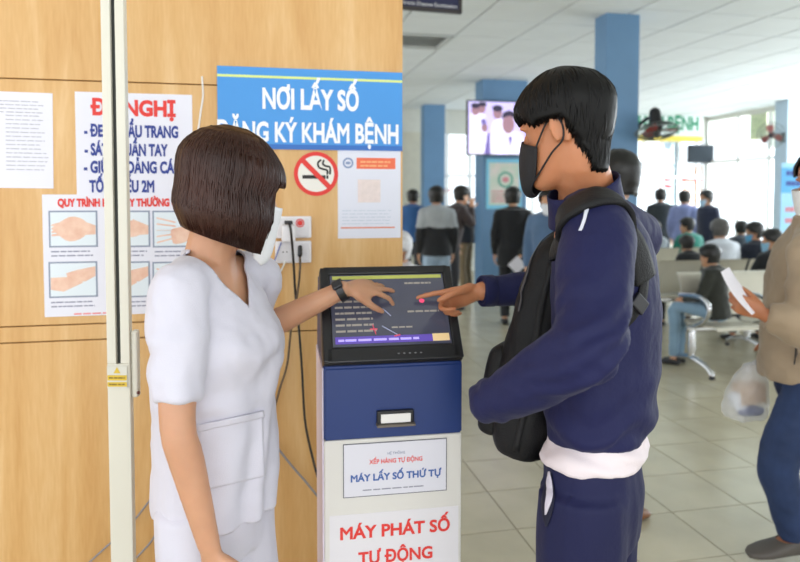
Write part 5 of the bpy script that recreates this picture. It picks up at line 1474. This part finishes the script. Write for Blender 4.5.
# ------------------------------------------------------------------ man in the beige jacket at the right
def beige_man():
    Fw = Vector((-.98, -.16, 0)).normalized(); Rt = Fw.cross(Z); d = 2.78
    pel = P(806, 345, d); hd = P(823, 182, d); nk = P(814, 227, d)
    J = dict(right=Rt, fwd=Fw, pelvis=pel, neck=nk, head=hd, scale=1.0, sL=P(812, 252, 2.60), sR=P(812, 250, 2.96), eL=P(806, 328, 2.52), wL=P(766, 315, 2.56), eR=P(812, 318, 3.02), wR=P(778, 336, 2.98),
             hL=pel + Z * -.05 - Rt * .085, hR=pel - Z * .05 + Rt * .085, kL=P(778, 462, 2.70), aL=P(793, 534, 2.74), kR=P(822, 460, 2.90), aR=P(845, 530, 2.95))
    t = thing('person', Vector((pel.x, pel.y, 0)), 'person in a beige jacket and jeans holding a paper and a plastic bag', 'person')
    M = frame_of(Fw, R(8)); bm = nb(); head_shape(bm, hd, M, 1.0)
    loft(bm, torso_stations(J, TORSO_M), 24)
    tube(bm, [nk - Z * .05, lerp(nk, hd, .4), hd - Z * .02 + Vector((.02, 0, 0))], [.062, .056, .055], 12, 3)
    for s in 'RL':
        tube(bm, [J['s' + s], J['e' + s], J['w' + s]], [.046, .040, .027], 12, 4)
        tube(bm, [J['h' + s], J['k' + s], lerp(J['k' + s], J['a' + s], .35), J['a' + s]], [.08, .055, .054, .038], 12, 4); foot(bm, J['a' + s], Fw, 1.0)
    f = (J['wL'] - J['eL']).normalized(); f = (f + Vector((-.1, .1, .15))).normalized()
    hand(bm, J['wL'] + f * .012, f, Z * .9 - Y * .2, True, [(40, 50, 30), (46, 56, 30), (50, 58, 30), (54, 60, 30)], 1.02, thumb=(.8, .35, .5))
    fr = Vector((-.5, 0, -.85)).normalized(); hand(bm, J['wR'] + fr * .012, fr, Fw, False, GRIP, 1.0)
    link('body', remesh(bm, .006, 3), skin('#b0714d'), t, smooth=True); eyes(hd, M, 1.0, t)
    JE = mat('jeans_navy', '#22365e', .8, var=.18, vscale=9, bump=.3, bscale=300, col2='#182a4c')
    bm = nb(); loft(bm, torso_stations(J, [(-.26, .12, .09, 0), (-.12, .16, .112, -.01), (0, .16, .115, 0), (.2, .145, .10, 0)], .01), 24)
    for s in 'RL': tube(bm, [J['h' + s], lerp(J['h' + s], J['k' + s], .55), J['k' + s], lerp(J['k' + s], J['a' + s], .5), J['a' + s] + Z * .0], [.10, .092, .078, .070, .064], 14, 4, dome=False)
    bm = remesh(bm, .009, 4); wrinkle(bm, lambda p: .006 * fbm(p, 10, (1, 1, 1.5)))
    link('trousers', bm, JE, t, smooth=True)
    BG = mat('jacket_beige', '#a08c74', .85, var=.14, vscale=7, bump=.3, bscale=280, sheen=.2)
    bm = nb(); loft(bm, torso_stations(J, [(-.30, .185, .142, .012), (-.26, .19, .147, .012), (-.05, .19, .15, .012), (.2, .182, .147, .012), (.45, .18, .142, .012), (.65, .182, .137, .01), (.82, .175, .12, 0), (.92, .145, .095, 0), (1.0, .10, .078, 0)]), 32)
    for s in 'RL':
        sh, el, wr = J['s' + s], J['e' + s], J['w' + s]
        tube(bm, [lerp(nk, sh, .1), lerp(nk, sh, .6), sh], [.065, .07, .078], 14, 3)
        tube(bm, [sh, lerp(sh, el, .5), el, lerp(el, wr, .5), wr - (wr - el) * .02], [.080, .083, .082, .072, .050], 16, 4, dome=False)
    tube(bm, [nk - Z * .03, nk + Z * .05], [.09, .082], 16, 1, dome=False)
    bm = remesh(bm, .009, 4); wrinkle(bm, lambda p: .010 * fbm(p, 8, (1, 1, 1.3)) + .004 * fbm(p, 22)); bv = bvh_of(bm)
    jk = link('jacket', bm, BG, t, smooth=True)
    link('pocket_zip', ribbon_on(bv, [P(792, 338, 2.6), P(788, 352, 2.6), P(785, 366, 2.6)], .010, .003, .001, 4, 2), DARKP, jk)
    bm = nb(); dashes(bm, P(795, 268, 2.50), Vector((.97, .2, 0)), Z, .05, 1, .02, .014, .0, 2)
    bm.free()
    bm = head_patch(hd, M, 1.0, lambda az, tt: .118 * math.cos(math.pi * tt) > (.088 if abs(az) < .9 else (.03 if abs(az) < 1.9 else -.07)), lambda az, tt: .014 + .006 * noise.noise(Vector((az * 4, tt * 12, 0))), 40, 80)
    h = link('hair', bm, hair_mat('#1a1613'), t, smooth=True); solid('s', h, .01, -1)
    bm = head_patch(hd, M, 1.0, lambda az, tt: abs(az) < 1.2 - max(0, (tt - .8)) * 2 and .53 < tt < .97, lambda az, tt: .012 + .028 * max(0, math.cos(az)) ** 2, 50, 80)
    mk = link('face_mask', bm, cloth('#e6e2de', .7, .03), t, smooth=True); solid('s', mk, .003)
    for s in 'RL':
        bm = nb(); a_ = J['a' + s]; foot(bm, a_, Fw, 1.08, True); bm = remesh(bm, .009, 2)
        hem_cut(bm, Vector((0, 0, a_.z - .018)), Z)
        link('sandal', bm, mat('sandal_grey', '#514b46', .6, var=.1), t, smooth=True)
    # paper held in the near hand
    p = [P(721, 272, 2.52), P(729, 267, 2.60), P(763, 306, 2.62), P(752, 315, 2.54)]
    n_ = (p[1] - p[0]).cross(p[3] - p[0]).normalized(); bm = nb()
    ns = 8
    ra, rb_ = [], []
    for i in range(ns + 1):
        u = i / ns; o = n_ * .012 * math.sin(math.pi * u)
        ra.append((lerp(p[0], p[3], u) + o, lerp(p[1], p[2], u) + o))
    rings(bm, [[a - n_ * .001, b - n_ * .001, b + n_ * .001, a + n_ * .001] for a, b in ra])
    o = link('paper_slip', bm, mat('slip_white', '#e9e6ee', .7), None, tuple(p[3]), smooth=False); tag(o, 'white paper slip held out by the person in the beige jacket', 'paper')
    # plastic bag with its contents
    c = P(746, 395, 2.92); top = J['wR'] + fr * .06
    bagt = thing('plastic_bag', c - Z * .10, 'thin white plastic carrier bag hanging from the hand of the beige jacketed person', 'bag')
    PL = bpy.data.materials.new('thin_plastic'); PL.use_nodes = True; nt = PL.node_tree; b = nt.nodes['Principled BSDF']
    b.inputs['Base Color'].default_value = (.86, .86, .90, 1); b.inputs['Roughness'].default_value = .28; b.inputs['Alpha'].default_value = .3
    sc_ = .175
    bm = nb()
    st = []
    for z_, hw, hd_, dx in ((-.10, .055, .04, 0), (-.092, .085, .06, 0), (-.05, .098, .068, 0), (.02, .088, .062, .004), (.09, .066, .045, .014), (.14, .045, .03, .03)):
        st.append((c + Vector((dx, 0, z_)), Vector((hw, 0, 0)), Vector((0, hd_, 0))))
    loft(bm, [(Vector(q[:3]), Vector(q[3:6]), Vector(q[6:9])) for q in spline([[*a, *b_, *e] for a, b_, e in st], 4)], 36, 2.4)
    bmesh.ops.subdivide_edges(bm, edges=bm.edges[:], cuts=1, use_grid_fill=True)
    wrinkle(bm, lambda p_: .012 * fbm(p_, 13, (1, 1, .6)) + .006 * abs(noise.noise(p_ * 34)))
    link('bag_skin', bm, PL, bagt, smooth=True)
    for s in (-1, 1):
        bm = nb(); tube(bm, [c + Vector((.03 + s * .03, s * .02, .12)), lerp(c + Vector((.03, s * .01, .13)), top, .6), top], [.02, .012, .009], 8, 4, flat=.3); link('handle', bm, PL, bagt, smooth=True)
    o = link('cardboard_box', box(nb(), c + Vector((.012, .0, .010)), Vector((.97, .1, .1)).normalized(), Vector((-.1, .97, 0)).normalized(), Vector((-.1, 0, .97)).normalized(), .115, .07, .085, .003), mat('card_tan', '#c2a076', .8, var=.08), None, tuple(c)); tag(o, 'tan cardboard box inside the thin plastic bag', 'box')
    bm = nb(); tube(bm, [c + Vector((-.02, -.01, -.066)), c + Vector((.05, -.01, -.066))], [.024, .024], 12, 1); o = link('blue_packet', bm, mat('packet_blue', '#3f4f84', .4), None, tuple(c - Z * .06)); tag(o, 'small blue packet at the bottom of the plastic bag', 'packet')
    o = link('white_packet', box(nb(), c + Vector((-.045, -.012, -.022)), Vector((.9, 0, .4)).normalized(), Y, Vector((-.4, 0, .9)).normalized(), .05, .05, .07, .006), mat('packet_white', '#dfe4ea', .5), None, tuple(c)); tag(o, 'white packet leaning in the plastic bag', 'packet')
beige_man()

# ------------------------------------------------------------------ rows of waiting seats
SEAT = mat('seat_steel', '#cfcabb', .38, metal=.25, var=.05, vscale=6)
def bench(a0, b0, n, label, pitch=.56, flip=False):
    def hall(a, b, z=0.0, h0=globals()['hall']):
        return h0(a, b0 + (.42 - (b - b0) if flip else b - b0), z)
    t = thing('waiting_bench', hall(a0, b0, 0), label, 'bench', 'rows of waiting seats')
    for i in range(n):
        a = a0 + pitch * (i + .5)
        bm = nb(); rs = []
        for b, z in spline([[.50, .415], [.46, .432], [.30, .415], [.12, .405], [.06, .43]], 4):
            rs.append([hall(a - pitch / 2 + .02, b0 + b, z), hall(a + pitch / 2 - .02, b0 + b, z), hall(a + pitch / 2 - .02, b0 + b, z - .014), hall(a - pitch / 2 + .02, b0 + b, z - .014)])
        rings(bm, rs); link('seat', bm, SEAT, t)
        bm = nb(); rs = []
        for b, z in spline([[.07, .46], [.035, .55], [.0, .68], [-.045, .80], [-.075, .825]], 4):
            rs.append([hall(a - pitch / 2 + .02, b0 + b, z), hall(a + pitch / 2 - .02, b0 + b, z), hall(a + pitch / 2 - .02, b0 + b + .016, z - .002), hall(a - pitch / 2 + .02, b0 + b + .016, z - .002)])
        rings(bm, rs); link('backrest', bm, SEAT, t)
    bm = nb(); tube(bm, [hall(a0 - .03, b0 + .2, .37), hall(a0 + n * pitch + .03, b0 + .2, .37)], .032, 10, 1); link('beam', bm, CHROME, t)
    for k in sorted({0, n}):
        a = a0 + k * pitch
        bm = nb(); tube(bm, [hall(a, b0 - .05, .035), hall(a, b0 + .02, .085), hall(a, b0 + .2, .12), hall(a, b0 + .40, .085), hall(a, b0 + .47, .035)], [.022, .024, .03, .024, .022], 10, 4); link('foot', bm, CHROME, t, smooth=True)
        bm = nb(); tube(bm, [hall(a, b0 + .2, .11), hall(a, b0 + .2, .37)], .03, 10, 1); link('post', bm, CHROME, t, smooth=True)
        for bq in (-.05, .47):
            bm = nb(); tube(bm, [hall(a, b0 + bq, .0), hall(a, b0 + bq, .03)], .022, 10, 1, dome=False); link('foot_pad', bm, DARKP, t)
    for k in range(n + 1):
        a = a0 + k * pitch
        bm = nb(); tube(bm, [hall(a, b0 + .2, .38), hall(a, b0 + .36, .46), hall(a, b0 + .42, .58), hall(a, b0 + .34, .65), hall(a, b0 + .18, .655), hall(a, b0 + .02, .635)], [.018, .018, .018, .02, .022, .02], 10, 5); link('armrest', bm, CHROME, t, smooth=True)
    return t
q = PZ(708, 378, 0); b1 = q.dot(V); a1 = q.dot(U)
bench(a1, b1, 4, 'steel waiting bench carrying the person in the olive jacket', flip=True)
bench(a1 + 1.0, b1 + .58, 3, 'steel waiting bench set back to back behind the nearest bench')
b2 = b1 + 1.55; a2 = hitb(654, 300, b2).dot(U)
bench(a2, b2, 5, 'steel waiting bench with the small person in black on it')
b3 = b2 + 1.55; a3 = hitb(640, 290, b3).dot(U)
bench(a3, b3, 6, 'far steel waiting bench carrying the person in the green jacket')

# ------------------------------------------------------------------ visitors further back
def xy(px, Yd): p = P(px, 200, Yd); return (p.x, p.y)
ST, SI = 'people standing in the hall', 'people sitting on the benches'
def standing(px, Yd, fwd, h, label, **kw):
    jk = {k: kw.pop(k) for k in ('lean', 'arms', 'step') if k in kw}
    return person('person', label, stand_joints(xy(px, Yd), fwd, h, **jk), group=ST, **kw)
def seated(px, brow, fwd, h, label, db=.26, **kw):
    jk = {k: kw.pop(k) for k in ('lean', 'arms', 'knees') if k in kw}
    p = hitb(px, 280, brow + db)
    return person('person', label, sit_joints((p.x, p.y), fwd, h, **jk), group=SI, voxel=.018, **kw)
# behind the man in navy
standing(609, 3.15, (.9, .4), 1.70, 'person in grey jeans and brown shoes standing behind the person in navy', top='#2b4a78', legs='#8a97a6', shoe='#7a4a22', hair='#141312', voxel=.012, headfwd=Vector((.1, 1, 0)), step=.0, arms={'eR': (.2, -.12, 1.12), 'wR': (.17, -.12, .88), 'eL': (-.2, -.12, 1.12), 'wL': (-.17, -.12, .88)})
# left group
standing(437, 8.0, (-.1, 1), 1.60, 'person seen from behind in a black jacket with grey shoulders', top='#16171b', legs='#9db2c6', band=(1.14, '#a7acaf'), voxel=.015)
standing(450.5, 8.9, (.9, .4), 1.62, 'dark brown jacketed person leaning beside the person with grey shoulders', top='#3b3030', legs='#2b2b30', lean=.10, arms={'eR': (.2, .22, 1.2), 'wR': (.06, .3, 1.4)})
standing(466, 10.2, (-.75, .5), 1.60, 'person in a charcoal jacket by the reception glass', top='#2c2d33', legs='#8d7a5c', mask='#cfd8e2')
standing(412.5, 10.6, (.2, 1), 1.58, 'person in blue near the slim far column', top='#2f5d95', legs='#30343c')
standing(513, 7.9, (.1, 1), 1.59, 'person in a long black coat seen from behind by the television column', top='#101216', legs='#1c1d22', top_len=.22, voxel=.015, grow=.03, arms={'eR': (.26, -.10, 1.10), 'wR': (.10, -.17, .90)})
standing(549, 6.6, (-.35, -.9), 1.56, 'masked person in a grey blue jacket beyond the chest backpack', top='#4f6a8a', legs='#2a2f3a', mask='#e1e4ea', voxel=.015)
# right standing group
standing(660.5, 11.4, (.4, .9), 1.60, 'person in dark clothes with folded arm at the reception counter', top='#2c3338', legs='#3a3f47', arms={'eR': (.25, .0, 1.15), 'wR': (.0, .22, 1.2)})
standing(684, 10.9, (.55, .8), 1.57, 'person in a lavender blue jacket at the reception counter', top='#8590bf', legs='#55607c', female=True, mask='#dfe6ee')
standing(709, 10.3, (-.9, -.1), 1.57, 'person in a dark navy puffer coat facing the lavender jacket', top='#252a40', legs='#23242b', mask='#a9c7dd', grow=.04)
# seated
seated(691, b3, (-.2, 1), 1.50, 'person in a green jacket sitting on the far bench', top='#2a8373', legs='#3a4a50', lean=.06, headfwd=Vector((-.8, .5, 0)))
seated(655, b3, (-.3, .9), 1.42, 'person in a grey top sitting on the far bench', top='#8d959b', legs='#4b5560', hair='#2a2725')
seated(741, b3, (.2, 1), 1.40, 'person in a slate top at the end of the far bench', top='#4a4f58', legs='#30343c')
seated(721, b2, (-.1, 1), 1.58, 'person in a white top sitting on the middle bench', top='#d9dee6', legs='#5a6370', hair='#5b5854')
seated(691, b2, (-.3, .95), 1.22, 'small person in a black jacket on the middle bench', top='#17181c', legs='#24262c', lean=.05)
seated(756, b2, (-.2, 1), 1.50, 'person with a blue mask in dark jacket on the middle bench', top='#1b2130', legs='#2a2f3a', mask='#5fa8d0', hpitch=.2, headfwd=Vector((-.9, .25, 0)))
seated(774, b1 + .58, (-.2, 1), 1.45, 'person with a pale mask in black jacket on the back to back bench', top='#131519', legs='#23262e', mask='#8fc0dc', hpitch=.15, headfwd=Vector((-.9, .3, 0)))
seated(717, b1, (-.72, .7), 1.27, 'person in a dark olive jacket seen from behind on the nearest bench', db=.20, knees=.0, top='#22241d', legs='#7f9db4', hair='#0f0e0d', lean=.03)
# white capped person half hidden by the partition
p = P(403, 300, 5.0)
t, M_ = person('person', 'person in a white cap and mask partly hidden by the wood partition', sit_joints((p.x, p.y), (-.8, -.6), 1.62, seat=.42), top='#e3e2e6', legs='#d6d6da', mask='#e6e8ec', hair='#dcdce0', voxel=.014)
st = thing('stool', Vector((p.x, p.y, 0)), 'low round stool under the white capped person', 'stool')
bm = nb(); tube(bm, [Vector((p.x, p.y, .39)), Vector((p.x, p.y, .42))], [.16, .16], 20, 1, dome=False); link('seat', bm, DARKP, st)
for k in range(4):
    an = k * math.pi / 2 + .4; bm = nb(); tube(bm, [Vector((p.x + .1 * math.cos(an), p.y + .1 * math.sin(an), .39)), Vector((p.x + .16 * math.cos(an), p.y + .16 * math.sin(an), 0.01))], .012, 8, 1, dome=False); link('leg', bm, CHROME, st)
# folded white paper by the black coat
c = P(517, 265, 7.66)
bm = nb(); box(bm, c, Vector((.72, 0, .69)).normalized(), Y, Vector((-.69, 0, .72)).normalized(), .15, .006, .15)
o = link('paper_sheet', bm, mat('slip_white', '#e9e6ee', .7), None, tuple(c)); tag(o, 'square white paper held beside the black coated person', 'paper')

for o in bpy.data.objects:
    if '_b' in o: del o['_b']
for o in bpy.data.objects:
    if o.type == 'MESH' and any(k in o.name for k in ('small_print', 'screen_text', 'bar_text', 'caption', 'red_footer', 'red_print', 'navy_print', 'heading_print', 'bezel_buttons', 'socket_holes', 'red_lettering', 'faces', 'dark_hair', 'violet_shadows', 'white_coats', 'pale_marks', 'red_marks')): o['kind'] = 'stuff'
